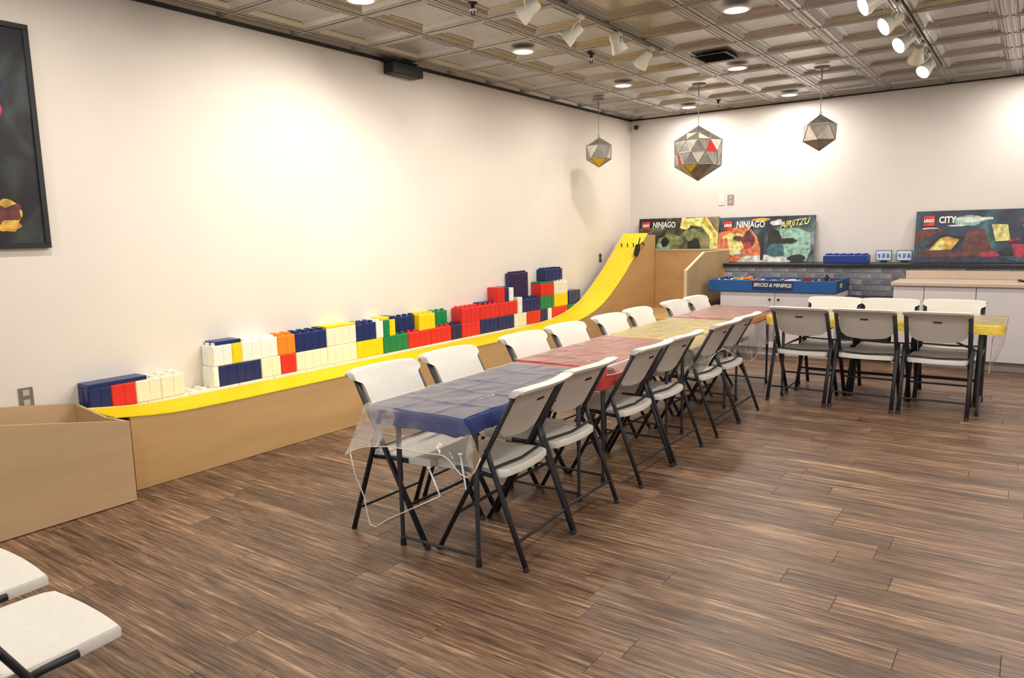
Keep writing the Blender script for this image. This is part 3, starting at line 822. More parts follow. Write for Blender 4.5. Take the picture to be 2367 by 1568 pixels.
def table(cx, cy, wx, ly, rz, label, clothcol, clothlabel, skirt=.05):
    t = empty('folding_table', (cx, cy, 0), rz, label, 'table', 'folding tables')
    hx, hy = wx/2, ly/2
    b = MB().prism(rrect(-hx+.01, -hy+.01, hx-.01, hy-.01, .05), 'z', .692, .732); b.build('tabletop', M_white, t)
    for sy in (-1, 1):
        y = sy*(hy-.15)
        for sx in (-1, 1):
            x = sx*(hx-.055)
            MB().tube([(x, y, .02), (x, y, .34)], .0105, 8).tube([(x, y, .33), (x, y, .68), (x-sx*.02, y, .692)], .0135, 8).build('leg', M_greym, t, smooth=.8)
            MB().tube([(x, y, 0), (x, y, .035)], .0145, 8).build('foot_cap', M_black, t)
        MB().tube([(-hx+.055, y, .045), (hx-.055, y, .045)], .008, 8).build('crossbar', M_greym, t)
        MB().tube([(-hx+.055, y, .655), (hx-.055, y, .655)], .010, 8).build('crossbar', M_greym, t)
        MB().tube([(0, y, .46 if ly > 1.5 else .62), (0, y-sy*(.52 if ly > 1.5 else .30), .685)], .008, 8).tube([(-hx+.055, y, .46), (hx-.055, y, .46)] if ly > 1.5 else [(0, y, .62), (0, y, .655)], .008, 8).build('brace', M_greym, t)
    # fitted plastic cloth, a thing of its own
    M = cloth_material('cloth_'+clothcol, dict(blue=(.03, .05, .22), red=(.60, .06, .05), yellow=(.95, .70, .10))[clothcol])
    n = 9; ring = rrect(-hx, -hy, hx, hy, .055, n); m = []
    P = []; L = len(ring)
    dense = []
    for i in range(L):
        a, b_ = Vector(ring[i]), Vector(ring[(i+1) % L]); k = max(1, int((b_-a).length/.05))
        for q in range(k): dense.append(a.lerp(b_, q/k))
    L = len(dense); V = []; F = []
    lev = [(.93, .7355), (.985, .7365), (1.0, .733), (1.003, .725), (1.004, .705), (1.002, .692-skirt*.25), (.998, .705-skirt)]
    for li, (s, z) in enumerate(lev):
        for i, p in enumerate(dense):
            q = Vector((p.x*(1-(1-s)*.6/1), p.y*(1-(1-s)*.35), 0)) if s < 1 else Vector((p.x+math.copysign((s-1)*.5, p.x), p.y+math.copysign((s-1)*.5, p.y), 0))
            nn = noise.noise(Vector((p.x*14+cx*3, p.y*14+cy*5, li*.7)))
            dz = nn*(.0 if li < 3 else .004+.010*(li == len(lev)-1)); q *= 1+nn*(.004 if li >= 4 else 0)
            V.append((q.x, q.y, z+dz))
    for li in range(len(lev)-1):
        for i in range(L): F.append((li*L+i, (li+1)*L+i, (li+1)*L+(i+1) % L, li*L+(i+1) % L))
    V.append((0, 0, .7355)); c = len(V)-1
    for i in range(L): F.append((c, i, (i+1) % L))
    # raised fold creases across the top
    o = obj('tablecloth', V, F, M, None, smooth=.9, loc=(cx, cy, 0), rz=rz)
    b = MB()
    for k, (a, e) in enumerate([((-hx*.9, -hy*.55), (hx*.9, -hy*.52)), ((-hx*.9, -hy*.05), (hx*.9, 0)), ((-hx*.9, hy*.5), (hx*.9, hy*.55)), ((-.02, -hy*.95), (.02, hy*.95))]):
        a, e = Vector((*a, .7355)), Vector((*e, .7355)); n_ = 14
        pts = [a.lerp(e, q/n_)+Vector((.004*noise.noise(Vector((q*.9, k, cy))), .006*noise.noise(Vector((q*.7, k+5, cy))), .0)) for q in range(n_+1)]
        b.tube(pts, [.004*(math.sin(math.pi*q/n_)**.5)+.0008 for q in range(n_+1)], 6, ry=.0022)
    b.build('fold_crease', M, o)
    tag(o, clothlabel, 'tablecloth', 'fitted plastic tablecloths')
    return t


T1 = table(-2.248, 2.98, .575, 1.26, R(1.5), 'folding table under the blue cloth at the front of the row', 'blue', 'fitted blue plastic tablecloth on the nearest table')
T2 = table(-2.31, 4.29, .60, 1.24, 0, 'folding table under the first red cloth, behind the blue one', 'red', 'fitted red plastic tablecloth between the blue and yellow ones', .10)
T3 = table(-2.33, 5.55, .60, 1.22, 0, 'folding table under the yellow cloth in the long row', 'yellow', 'fitted yellow plastic tablecloth in the middle of the long row', .06)
T4 = table(-2.35, 6.79, .62, 1.20, 0, 'folding table under the far red cloth at the end of the row', 'red', 'fitted red plastic tablecloth at the far end of the row')
# far table is six feet long and runs across the room
T5 = table(-1.055, 7.03, .70, 1.80, R(90), 'long folding table set across the room under yellow cloth', 'yellow', 'fitted yellow plastic tablecloth on the far crosswise table')


# clear vinyl covers
def sheet(name, fn, nu, nv, m, **k):
    V = [fn(i/nu, j/nv) for i in range(nu+1) for j in range(nv+1)]
    F = [(i*(nv+1)+j, (i+1)*(nv+1)+j, (i+1)*(nv+1)+j+1, i*(nv+1)+j+1) for i in range(nu) for j in range(nv)]
    return obj(name, V, F, m, smooth=True, **k)


def cover(cx, cy, wx, ly, label, drops, rz=0, hemtab=None):
    """top sheet plus hanging parts: drops = list of (side, t0, t1, fn(t)->drop length, outward)"""
    def top(u, v):
        wv = .02*noise.noise(Vector((u*4, v*4, cy)))
        r_ = sum(math.exp(-((v+wv-f)/.010)**2) for f in (.17, .36, .55, .78))+sum(math.exp(-((u+wv-f)/.016)**2) for f in (.34, .70))
        return Vector(((u-.5)*wx, (v-.5)*ly, .7425+.004*min(1, r_)+.0035*noise.noise(Vector((u*7+cx, v*11+cy, 2)))))
    o = sheet('clear_cover', top, 40, 90, M_clear, loc=(cx, cy, 0), rz=rz)
    tag(o, label, 'table cover', 'clear vinyl table covers')
    for side, t0, t1, dl, outw in drops:
        def hang(u, v, side=side, t0=t0, t1=t1, dl=dl, outw=outw):
            t = t0+(t1-t0)*u; d = dl(t)*v; w_ = .012*noise.noise(Vector((u*7, v*3, cx)))*v
            o_ = .012*(1-(1-min(1, v*6))**2)+outw*v*v+w_
            z = .7425-d
            if side == '-y' and hemtab:
                f = (t-t0)/(t1-t0); X = [q[0] for q in hemtab]; tt = X[0]+(X[-1]-X[0])*f; k = max(i for i in range(len(X)-1) if X[i] <= tt+1e-9)
                g = (tt-X[k])/(X[k+1]-X[k]); dd = hemtab[k][1]*(1-g)+hemtab[k+1][1]*g
                return Vector((((f*(1-v)+tt*v)-.5)*wx, -ly/2-o_, .7425-dd*v))
            if side == '-y': return Vector(((t-.5)*wx+.03*math.sin(t*9)*v*v, -ly/2-o_, z))
            if side == '+x': return Vector((wx/2+o_, (t-.5)*ly, z))
            if side == '-x': return Vector((-wx/2-o_, (t-.5)*ly, z))
        h = sheet('hanging_edge', hang, 24, 12, M_film); h.parent = o
        b = MB().tube([hang(k/24, 1) for k in range(25)], .0026, 6); b.build('hem', M_hem, o, smooth=True)
    return o


cover(-2.248, 2.98, .582, 1.27, 'clear vinyl cover on the blue table, hanging off the near end', [('-y', 0, 1, lambda t: .2, .05)], R(1.5), [(-.16, .25), (-.02, .205), (.12, .18), (.33, .165), (.7, .16), (.88, .155), (.95, .175), (1.02, .22), (1.10, .235), (1.17, .20), (1.22, .14)])
cover(-2.31, 4.29, .604, 1.24, 'clear vinyl cover on the red table behind the blue one', [('+x', .05, .95, lambda t: .045+.02*math.sin(t*9), .005)])
cover(-2.33, 5.55, .604, 1.22, 'clear vinyl cover on the yellow table of the row', [('+x', .05, .98, lambda t: .24+.06*math.sin(t*8), .02)])
cover(-2.35, 6.79, .624, 1.20, 'clear vinyl cover on the far red table, hanging long on its open side', [('+x', .0, 1.0, lambda t: .34+.05*math.sin(t*7), .02)])
cover(-1.055, 7.03, .704, 1.80, 'clear vinyl cover on the crosswise yellow table', [('-y', 0, 1, lambda t: .2, -.10)], R(90), [(0, .38), (.3, .33), (.6, .2), (1, .07)])
# loose cords of the near cover: hem loop and two plastic clips
b = MB(); ptz = [(-2.60, 2.30, .50), (-2.575, 2.30, .40), (-2.52, 2.30, .30), (-2.505, 2.30, .22), (-2.49, 2.30, .168), (-2.45, 2.30, .165), (-2.36, 2.30, .225), (-2.22, 2.31, .30), (-2.06, 2.32, .385)]
o = b.tube(ptz, .003, 6).build('hem_cord', M_hem, smooth=True); tag(o, 'loose pale cord looping below the clear cover of the blue table', 'cord')
# tube from (-2.60) up to the cloth corner so that it hangs from the cover
MB().tube([(-2.60, 2.30, .50), (-2.57, 2.32, .60), (-2.545, 2.345, .70)], .0022, 6).build('cord_end', M_hem, o)
def clip(p, q, label):
    t = empty('cover_clip', p, 0, label, 'clip', 'clear clips of the near cover'); d = Vector(q)-Vector(p)
    MB().tube([(0, 0, 0), d*.5, d], [.003, .005, .003], 8).build('stem', M_clip, t)
    MB().tube([(.010*math.cos(k*math.pi/5), .006*math.sin(k*math.pi/5), 0) for k in range(10)], .002, 5, closed=True).build('loop', M_clip, t)
clip((-1.93, 2.31, .60), (-1.90, 2.305, .45), 'clear plastic clip hanging at the near right corner of the blue table')
clip((-2.13, 2.33, .50), (-2.06, 2.32, .385), 'clear plastic clip tied at the end of the loose cord')

# ------------------------------------------------------------------ back wall furniture
# play table: white cabinet with two doors, blue brick tray on top
pc = empty('play_table_cabinet', (-2.47, 9.0, 0), 0, 'low white two-door cabinet under the blue brick tray', 'cabinet')
def at(root, o): o.location = Vector(o.location)-root.location; return o
at(pc, MB().box((-3.12, 8.80, .10), (-1.80, 9.44, .765)).box((-3.08, 8.86, .003), (-1.84, 9.40, .10)).build('carcass', M_cab, pc))
for x0, x1, kx in ((-3.117, -2.472, -2.52), (-2.466, -1.803, -2.42)):
    dd = at(pc, MB().box((x0, 8.78, .105), (x1, 8.80, .762), .003).build('door', M_cab, pc))
    MB().lathe([(.006, 0), (.006, .012), (.014, .018), (.014, .026), (.008, .03)], (kx, 8.78, .68), n=14, axis=(0, -1, 0)).build('knob', M_black, dd)
tray = empty('play_tray', (-2.5, 9.0, 0), 0, 'bright blue shallow play tray full of small bricks', 'tray')
M_blue = mat('tray_blue', (.01, .10, .33), .45, vary=.06, scale=20)
zb, zt_ = .768, .905
TX0, TX1, TY0, TY1 = -3.255, -1.79, 8.75, 9.45
def sl(a): return a
at(tray, MB().box((TX0, TY0, zb), (TX1, TY0+.02, zt_), .004).build('front_board', M_blue, tray))
at(tray, MB().box((TX0, TY1-.02, zb), (TX1, TY1, zt_), .004).build('back_board', M_blue, tray))
at(tray, MB().box((TX0, TY0+.02, zb), (TX0+.02, TY1-.02, zt_)).build('side_board', M_blue, tray))
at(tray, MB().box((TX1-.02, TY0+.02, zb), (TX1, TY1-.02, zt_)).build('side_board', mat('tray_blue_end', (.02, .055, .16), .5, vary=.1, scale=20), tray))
at(tray, MB().box((TX0+.02, TY0+.02, zb), (TX1-.02, TY1-.02, zb+.015)).build('bottom_board', M_blue, tray))
sg = at(tray, MB().box((-2.725, TY0-.006, .795), (-2.255, TY0, .898), .002).build('sign_plate', mat('sign_navy', (.012, .03, .12), .4), tray))
text('lettering', 'BRICKS & MINIFIGS', .060, M_white, sg, (-2.49, TY0-.008, .848), (R(90), R(1), 0), shear=.25, sx=.86, bold=.0016)
at(tray, MB().box((TX1, 8.93, .82), (TX1+.003, 9.05, .87)).build('sticker', mat('sticker_pale', (.5, .52, .35), .5), tray))
# small bricks heaped in the tray
b = MB(); cols = ['white', 'red', 'yellow', 'navy', 'green', 'orange', 'black', 'tan', 'grey', 'dred']
cm = [mat('loose_'+c, v, .4) for c, v in zip(cols, [(.8, .8, .76), (.6, .03, .03), (.8, .6, .03), (.02, .05, .25), (.02, .25, .08), (.85, .25, .04), (.015, .015, .018), (.62, .5, .36), (.35, .35, .36), (.2, .02, .02)])]
rn = random.Random(11)
for k in range(900):
    x = rn.uniform(TX0+.05, TX1-.05); y = rn.uniform(TY0+.045, TY1-.04); h = .86+.03*noise.noise(Vector((x*5, y*5, 0)))+rn.uniform(-.02, .02)
    a = rn.random()*3.14; sx, sy, sz = rn.choice([(.016, .008, .006), (.024, .012, .007), (.03, .008, .005), (.012, .012, .01), (.036, .02, .005)])
    c, s_ = math.cos(a), math.sin(a); tl = rn.uniform(-.4, .4)
    vs = []
    for dz in (-sz, sz):
        for dx, dy in ((-sx, -sy), (sx, -sy), (sx, sy), (-sx, sy)): vs.append((x+dx*c-dy*s_, y+dx*s_+dy*c, h+dz+dx*tl))
    b.cur = rn.choice([0, 0, 1, 2, 3, 4, 5, 6, 6, 6, 6, 7, 7, 8, 8, 9, 9]) if not (-3.0 < x < -2.82) else rn.choice([5, 5, 2, 0, 6])
    b.add(vs, [(3, 2, 1, 0), (4, 5, 6, 7), (0, 1, 5, 4), (1, 2, 6, 5), (2, 3, 7, 6), (3, 0, 4, 7)])
b.cur = 6; b.box((TX0+.02, TY0+.02, zb+.015), (TX1-.02, TY1-.02, .845))
o = b.build('small_bricks', cm); tag(o, 'heap of tiny mixed coloured bricks filling the blue tray', 'toy bricks', kind='stuff')
# larger builds standing out of the heap
def build_toy(name, x, y, z, parts, label):
    b = MB(); mats = []
    for i, (a, e, m) in enumerate(parts):
        if m not in mats: mats.append(m)
        b.cur = mats.index(m); b.box(a, e, .002)
    o = b.build(name, mats, loc=(x, y, z)); tag(o, label, 'toy')
build_toy('brick_model', -2.88, 9.0, .868, [((-.09, -.03, 0), (.09, .03, .025), cm[5]), ((-.06, -.02, .025), (.03, .02, .045), cm[2]), ((-.02, -.05, .035), (.07, .05, .05), cm[5]), ((.05, -.01, .05), (.07, .01, .075), cm[5])], 'orange and yellow brick model lying in the blue tray')
build_toy('brick_model', -2.33, 8.95, .868, [((-.07, -.04, 0), (.07, .04, .03), cm[0]), ((-.03, -.03, .03), (.05, .03, .042), cm[0]), ((-.02, -.02, .042), (.0, .0, .05), cm[6])], 'white brick model lying in the middle of the blue tray')
build_toy('brick_model', -2.20, 9.12, .868, [((-.05, -.03, 0), (.06, .03, .035), cm[9]), ((-.02, -.02, .035), (.05, .02, .055), cm[9])], 'dark red brick model lying in the blue tray')
build_toy('brick_model', -1.99, 9.2, .868, [((-.02, -.02, 0), (.02, .02, .05), cm[6]), ((-.035, -.01, .05), (.035, .01, .06), cm[6]), ((-.01, -.01, .06), (.01, .01, .085), cm[6])], 'small black brick figure build standing up at the right of the tray')

# sink cabinets: three units and a worktop
CY = 8.887
xs = [(-1.24, -.945, -.905), (-.945, -.475, None), (-.475, .15, None), (.15, .78, None)]
labs = ['narrow white base cabinet at the left end of the sink counter', 'white base cabinet second from the left under the counter', 'white base cabinet at the right edge under the counter', 'white base cabinet beyond the right edge']
for (x0, x1, _), l in list(zip(xs, labs))[:3]:
    t = empty('base_cabinet', ((x0+x1)/2, 9.2, 0), 0, l, 'cabinet', 'white base cabinets')
    at(t, MB().box((x0+.002, CY+.02, .10), (x1-.002, 9.49, .862)).build('carcass', M_cab, t))
    at(t, MB().box((x0+.003, CY, .10), (x1-.003, CY+.02, .858), .002).build('door', M_cab, t))
    at(t, MB().box((x0+.002, CY+.055, .0), (x1-.002, CY+.075, .10)).build('toe_kick', mat('toe_kick', (.42, .38, .38), .6), t))
t = empty('worktop', (-.3, 9.2, .862), 0, 'beige laminate worktop with raised backsplash on white cabinets', 'counter')
at(t, MB().box((-1.262, 8.855, .864), (.17, 9.495, .905), .006).build('top_slab', M_counter, t))
at(t, MB().box((-1.20, 9.472, .905), (.17, 9.497, 1.0), .004).build('backsplash', M_counter, t))
t = empty('soap_dish', (-.075, 9.2, .906), 0, 'small dark oval dish at the right end of the beige worktop', 'dish')
MB().lathe([(.03, 0), (.055, .006), (.07, .02), (.066, .022), (.05, .01)], n=20).build('bowl', mat('dish_brown', (.06, .035, .02), .3), t, smooth=.6)
MB().lathe([(.03, .008), (.035, .016), (.02, .022)], n=16).build('soap', M_white, t, smooth=.6)

# big blue storage brick on the ledge
b = MB().box((-2.13, 9.60, 1.0685), (-1.64, 9.85, 1.165), .006)
for k in range(6):
    for q in range(2): b.lathe([(.026, 0), (.026, .016), (.023, .018)], (-2.13+.04+k*.082, 9.66+q*.125, 1.165), n=14)
b.v = [v-Vector((-1.885, 9.72, 1.0685)) for v in b.v]
o = b.build('storage_brick', mat('storage_blue', (.012, .045, .30), .4), loc=(-1.885, 9.72, 1.0685)); tag(o, 'blue studded storage brick on the black ledge', 'storage box')


# ------------------------------------------------------------------ posters (flat prints)
def art_material(name, ramp, scale=3, dist=1.5):
    m = bpy.data.materials.new(name); m.use_nodes = True; nt = m.node_tree; N = nt.nodes; b = N['Principled BSDF']
    tc = N.new('ShaderNodeTexCoord'); n = N.new('ShaderNodeTexNoise'); n.inputs['Scale'].default_value = scale; n.inputs['Detail'].default_value = 4; n.inputs['Distortion'].default_value = dist
    nt.links.new(tc.outputs['Object'], n.inputs['Vector']); r = N.new('ShaderNodeValToRGB')
    e = r.color_ramp.elements; e[0].position = ramp[0][0]; e[0].color = ramp[0][1]+(1,); e[1].position = ramp[-1][0]; e[1].color = ramp[-1][1]+(1,)
    for p, c in ramp[1:-1]: k = e.new(p); k.color = c+(1,)
    nt.links.new(n.outputs[0], r.inputs[0]); nt.links.new(r.outputs[0], b.inputs['Base Color']); b.inputs['Roughness'].default_value = .35
    return m


def flat(name): return name


def poster(x0, x1, z0, z1, label, bg, shapes, yb=9.86, yt=9.955):
    W_, H_ = x1-x0, z1-z0; t = empty('poster', (x0, yb, z0), 0, label, 'poster', 'picture panels leaning on the ledge')
    t.rotation_euler.x = -math.atan2(yt-yb, H_)
    # local: x right, z up, front faces -y
    MB().box((0, 0, 0), (W_, .018, H_), .001).build('panel', bg, t)
    b = MB(); mats = []
    for k, (m, pts) in enumerate(shapes):
        if m not in mats: mats.append(m)
        b.cur = mats.index(m); d = -.0006*(k+1)
        n = len(pts); ar = sum(pts[i][0]*pts[(i+1) % n][1]-pts[(i+1) % n][0]*pts[i][1] for i in range(n))
        if ar < 0: pts = pts[::-1]
        b.add([(p[0]*W_, d, p[1]*H_) for p in pts], [tuple(range(n))])
    if shapes: b.build('artwork', mats, t)
    return t, len(shapes)


def blob(cx, cy, rx, ry, n=22, seed=0, wob=.25, rot=0):
    o = []
    for k in range(n):
        a = 2*math.pi*k/n; r = 1+wob*noise.noise(Vector((math.cos(a)*1.3+seed*3.1, math.sin(a)*1.3, seed)))*1.6
        x, y = math.cos(a)*rx*r, math.sin(a)*ry*r; o.append((cx+x*math.cos(rot)-y*math.sin(rot), cy+x*math.sin(rot)+y*math.cos(rot)))
    return o


F_ = lambda n, c: mat('print_'+n, c, .4, vary=.6, scale=16)
k_red, k_dk, k_gold, k_yel, k_wht, k_org, k_mint, k_teal, k_navy, k_brn, k_crim, k_olv = (F_('red', (.62, .03, .03)), F_('dark', (.012, .015, .014)), F_('gold', (.62, .36, .06)), F_('yellow', (.85, .68, .22)), F_('white', (.85, .85, .8)),
    F_('orange', (.72, .19, .08)), F_('mint', (.27, .46, .38)), F_('teal', (.03, .12, .14)), F_('navy', (.02, .03, .08)), F_('brown', (.12, .035, .03)), F_('crimson', (.42, .03, .06)), F_('olive', (.20, .23, .09)))
MW = mat('print_letter_white', (.9, .9, .88), .4)


def logo(t, x, z, s, d):
    MB().box((x-s/2, d-.001, z-s/2), (x+s/2, d, z+s/2)).build('logo_square', k_red, t)
    text('lettering', 'LEGO', s*.40, MW, t, (x, d-.003, z), (R(90), 0, 0), shear=.1, sx=.9, bold=.0022)


bg1 = art_material('art_olive', [(.3, (.015, .015, .012)), (.45, (.08, .07, .045)), (.55, (.16, .17, .09)), (.7, (.35, .27, .12))], 4)
t, n = poster(-4.76, -3.565, 1.07, 1.69, 'olive and gold poster with white title, half hidden behind the ramp top', bg1, [
    (k_dk, [(0, .78), (0, 1), (.35, 1), (.33, .8)]), (k_olv, blob(.42, .42, .17, .2, seed=3)), (k_mint, blob(.33, .30, .09, .16, seed=5)), (k_yel, [(.55, 1), (.60, 1), (.66, .8), (.62, .72), (.53, .76)]),
    (k_yel, [(.60, .98), (.85, 1), (1, .62), (1, .1), (.92, .08), (.9, .55), (.8, .78), (.66, .82)]), (k_gold, [(.80, 1), (.84, 1), (.985, .55), (.96, .52)]), (k_olv, blob(.68, .62, .10, .12, seed=8)),
    (k_dk, blob(.355, .45, .045, .11, seed=1, wob=.12)), (k_dk, blob(.38, .2, .1, .09, seed=9)), (k_dk, blob(.72, .36, .08, .16, seed=2, wob=.15)), (k_dk, blob(.80, .18, .12, .07, seed=12))])
logo(t, .115, .515, .115, -.008); text('lettering', 'NINJAGO', .115, MW, t, (.395, -.009, .52), (R(90), 0, 0), sx=.70, bold=.002)
bg2 = art_material('art_bluegrey', [(.3, (.01, .014, .035)), (.45, (.03, .045, .07)), (.58, (.08, .13, .14)), (.7, (.25, .32, .3))], 3.5)
t, n = poster(-3.56, -2.31, 1.07, 1.672, 'orange and mint poster with two white and yellow titles on the ledge', bg2, [
    (k_org, [(0, .0), (0, .66), (.10, .72), (.3, .85), (.42, .55), (.48, .2), (.45, 0)]), (k_yel, blob(.16, .42, .13, .26, seed=4)), (k_org, blob(.06, .35, .06, .22, seed=6)),
    (k_mint, [(.62, .72), (.80, .74), (.96, .62), (.97, .25), (.93, .02), (.60, .02), (.55, .3)]), (k_wht, [(.22, 0), (.28, .12), (.55, .16), (.76, .1), (.78, 0)]), (k_wht, blob(.62, .86, .07, .06, seed=2)), (k_gold, blob(.45, .93, .10, .035, seed=3)),
    (k_brn, blob(.33, .50, .07, .17, seed=7, wob=.15)), (k_crim, blob(.32, .38, .045, .07, seed=8)), (k_brn, blob(.22, .53, .07, .05, seed=9, rot=-.6)), (k_wht, blob(.22, .2, .05, .04, seed=13)), (k_dk, [(.455, .66), (.485, .66), (.50, .05), (.47, .04)]),
    (k_dk, blob(.60, .52, .07, .20, seed=11, wob=.2)), (k_dk, blob(.72, .45, .12, .06, seed=14, rot=.2)), (k_teal, blob(.62, .25, .1, .14, seed=15)), (k_dk, blob(.84, .08, .09, .07, seed=17))])
logo(t, .125, .49, .115, -.011); text('lettering', 'NINJAGO', .120, MW, t, (.43, -.012, .495), (R(90), 0, 0), sx=.74, bold=.002)
text('lettering', 'AIRJITZU', .115, k_yel, t, (.99, -.012, .50), (R(90), R(-8), 0), shear=.45, sx=.78, bold=.002)
bg3 = art_material('art_deep_sea', [(.3, (.008, .012, .03)), (.48, (.02, .035, .075)), (.6, (.02, .09, .11)), (.72, (.08, .16, .2))], 2.2)
t, n = poster(-1.18, .08, 1.07, 1.672, 'dark underwater poster with crate and divers, at the right edge on the ledge', bg3, [
    (k_mint, blob(.42, .80, .13, .10, seed=3)), (k_wht, blob(.42, .82, .09, .06, seed=4)), (k_wht, blob(.50, .83, .11, .03, seed=5)),
    (k_wht, blob(.12, .66, .07, .018, seed=1, wob=.1)), (k_wht, blob(.33, .71, .07, .018, seed=2, wob=.1)),
    (k_brn, [(0, .62), (.12, .66), (.24, .64), (.02, .36), (0, .36)]), (k_brn, [(.04, .25), (.38, .22), (.42, .62), (.55, .62), (.62, .22), (.62, .12), (.05, .1)]), (k_dk, [(.08, .3), (.34, .28), (.40, .5), (.22, .55)]),
    (k_gold, [(.12, .23), (.20, .46), (.26, .5), (.36, .44), (.30, .25)]), (k_yel, [(.14, .24), (.21, .44), (.25, .42), (.22, .24)]),
    (k_navy, [(0, 0), (0, .1), (1, .1), (1, 0)]), (k_crim, blob(.60, .16, .07, .06, seed=6)), (k_dk, blob(.72, .2, .06, .07, seed=7)),
    (k_yel, [(.60, .72), (.72, .71), (.745, .41), (.635, .40)]), (k_crim, blob(.90, .80, .085, .09, seed=8, wob=.1)), (k_olv, blob(.89, .68, .07, .06, seed=9)), (k_dk, blob(.92, .46, .1, .16, seed=10)), (k_crim, [(.76, .34), (.90, .34), (.89, .10), (.78, .10)]),
    (k_crim, blob(.77, .42, .05, .025, seed=11, rot=.6)), (k_teal, blob(.95, .06, .2, .05, seed=12))])
logo(t, .135, .485, .115, -.013); text('lettering', 'CITY', .105, MW, t, (.32, -.014, .49), (R(90), 0, 0), sx=.74, bold=.003)

# two little display frames fixed on the wall between brick and underwater poster
for x0, x1, l in ((-1.593, -1.42, 'small blue and white display frame right of the blue storage brick'), (-1.366, -1.20, 'small blue and white display frame touching the underwater poster')):
    t = empty('display_frame', ((x0+x1)/2, 9.92, 1.0685), 0, l, 'picture frame', 'small display frames on the ledge'); w2 = (x1-x0)/2
    MB().box((-w2, 0, .02), (w2, .02, .145), .002).build('frame', mat('frame_dark', (.03, .05, .1), .4), t)
    MB().box((-w2+.007, -.002, .027), (w2-.007, 0, .138)).build('mount', mat('mount_white', (.80, .84, .9), .5), t)
    b = MB()
    for k in range(3): b.add([(px*1., -.0032, pz) for px, pz in [((-.05+k*.05)+q[0]*.1, .08+q[1]*.1) for q in blob(0, 0, .16, .32, seed=k+4, wob=.5)]], [tuple(range(22))])
    b.build('artwork', mat('print_lightblue', (.10, .25, .62), .5), t)
    MB().box((-.03, .002, 0), (.03, .06, .021)).build('stand', M_black, t)

# framed picture on the left wall
t = empty('wall_picture', (XL, 1.5, 1.495), 0, 'large dark framed picture on the left wall, cut by the left edge', 'picture')
y0, y1, zh = -.55, .56, 1.293
bgp = art_material('art_night', [(.3, (.006, .006, .012)), (.5, (.014, .015, .02)), (.62, (.045, .055, .05)), (.75, (.02, .05, .12))], 1.5)
MB().box((.001, y0+.03, .03), (.022, y1-.03, zh-.03)).build('print', bgp, t)
b = MB()
for a, e in (((y0, 0), (y1, .03)), ((y0, zh-.03), (y1, zh)), ((y0, .03), (y0+.03, zh-.03)), ((y1-.03, .03), (y1, zh-.03))): b.box((.001, a[0], a[1]), (.034, e[0], e[1]), .002)
b.build('frame', M_black, t)
b = MB(); mm = [k_gold, k_brn, k_crim, k_navy]
for k, (c, pts) in enumerate([(0, blob(.34, .19, .085, .095, seed=3)), (1, blob(.34, .20, .075, .06, seed=5, wob=.5)), (0, blob(.36, .14, .05, .03, seed=6)), (2, blob(.35, .80, .03, .05, seed=7)), (3, blob(.37, .93, .03, .05, seed=8))]):
    b = MB(); b.add([(.0226+k*.0005, p[0], p[1]) for p in pts], [tuple(range(22))]); b.build('artwork', mm[c], t)

# ------------------------------------------------------------------ wall fittings
def plate(name, loc, axis, w_, h_, label, m, slots=True, cat='outlet'):
    t = empty(name, loc, 0, label, cat)
    if axis == 'y':   # faces -y
        MB().box((-w_/2, -.006, -h_/2), (w_/2, 0, h_/2), .002).build('cover_plate', m, t)
        if slots:
            for dz in (-.03, .03): MB().box((-.02, -.0085, dz-.02), (.02, -.006, dz+.02), .001).build('socket', slots, t)
        else: MB().box((-.017, -.0095, -.033), (.017, -.006, .033), .002).build('rocker_switch', M_white, t)
    else:
        MB().box((0, -w_/2, -h_/2), (.006, w_/2, h_/2), .002).build('cover_plate', m, t)
        for dz in (-.03, .03): MB().box((.006, -.018, dz-.018), (.0085, .018, dz+.018), .001).build('socket', slots, t)
M_steel = mat('steel_plate', (.45, .42, .38), .3, metal=.8)
M_sock = mat('socket_grey', (.5, .47, .40), .4)
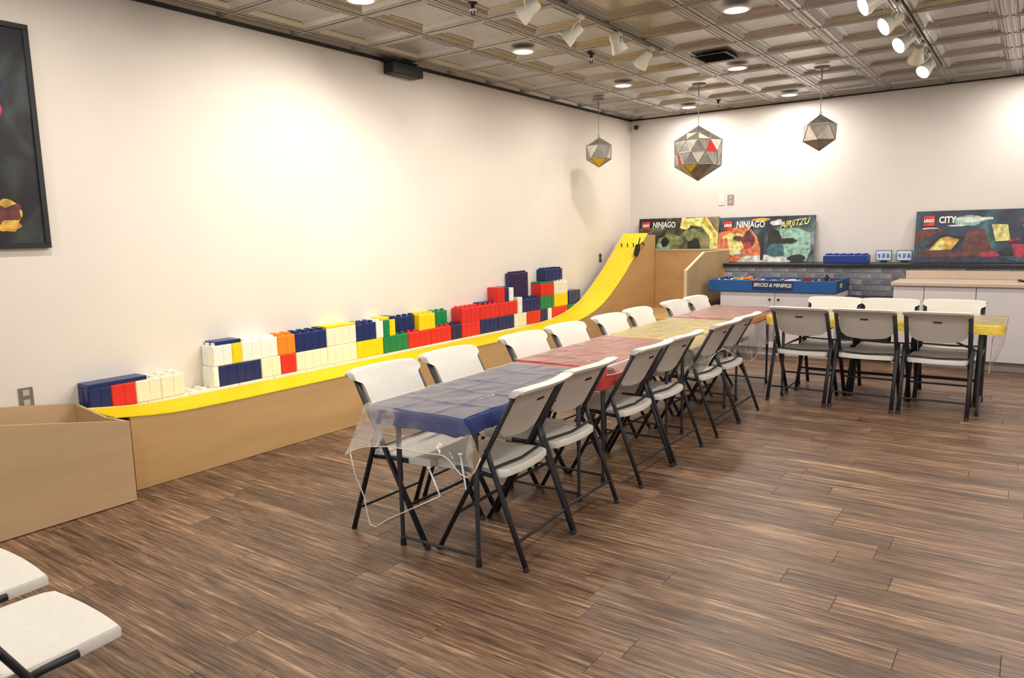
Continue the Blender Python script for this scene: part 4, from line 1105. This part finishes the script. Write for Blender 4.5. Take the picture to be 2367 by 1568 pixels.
plate('light_switch', (-3.555, YB-.001, 1.905), 'y', .085, .135, 'white switch plate on the back wall above the olive poster', M_white, None, 'switch')
plate('wall_outlet', (-3.43, YB-.001, 1.905), 'y', .085, .135, 'steel outlet plate beside the white switch on the back wall', M_steel, M_sock)
plate('wall_outlet', (XL, 9.06, 1.155), 'x', .075, .12, 'dark outlet on the left wall beside the steep part of the ramp', mat('dark_plate', (.2, .18, .16), .5), M_black)
plate('wall_outlet', (XL, 1.836, .60), 'x', .08, .125, 'steel outlet plate low on the left wall above the catch bin', M_steel, M_sock)

# corner security camera
t = empty('security_camera', (-4.80, 9.90, 2.985), 0, 'small round black camera high in the far corner', 'security camera')
MB().lathe([(.02, 0), (.034, .01), (.036, .03), (.03, .05), (.01, .058)], (0, .03, 0), n=18, axis=(.3, -1, -.2)).build('housing', M_black, t, smooth=.7)
MB().tube([(0, .03, 0), (-.02, .06, .02), (-.02, .10, .03)], .008, 6).build('mount_arm', M_black, t)

# black ceiling projector box on the left wall line
t = empty('wall_speaker', (XL, 5.2, HC-.03), 0, 'black box speaker mounted where the left wall meets the ceiling', 'speaker')
MB().box((.001, -.20, -.105), (.13, .20, -.002), .008).build('cabinet', M_black, t)
MB().box((.02, -.17, -.109), (.115, .17, -.105), .002).build('grille', mat('speaker_grille', (.07, .065, .055), .6, bump=.5, bscale=200), t)
MB().box((.004, -.24, -.004), (.16, .10, .004)).build('bracket', M_black, t)

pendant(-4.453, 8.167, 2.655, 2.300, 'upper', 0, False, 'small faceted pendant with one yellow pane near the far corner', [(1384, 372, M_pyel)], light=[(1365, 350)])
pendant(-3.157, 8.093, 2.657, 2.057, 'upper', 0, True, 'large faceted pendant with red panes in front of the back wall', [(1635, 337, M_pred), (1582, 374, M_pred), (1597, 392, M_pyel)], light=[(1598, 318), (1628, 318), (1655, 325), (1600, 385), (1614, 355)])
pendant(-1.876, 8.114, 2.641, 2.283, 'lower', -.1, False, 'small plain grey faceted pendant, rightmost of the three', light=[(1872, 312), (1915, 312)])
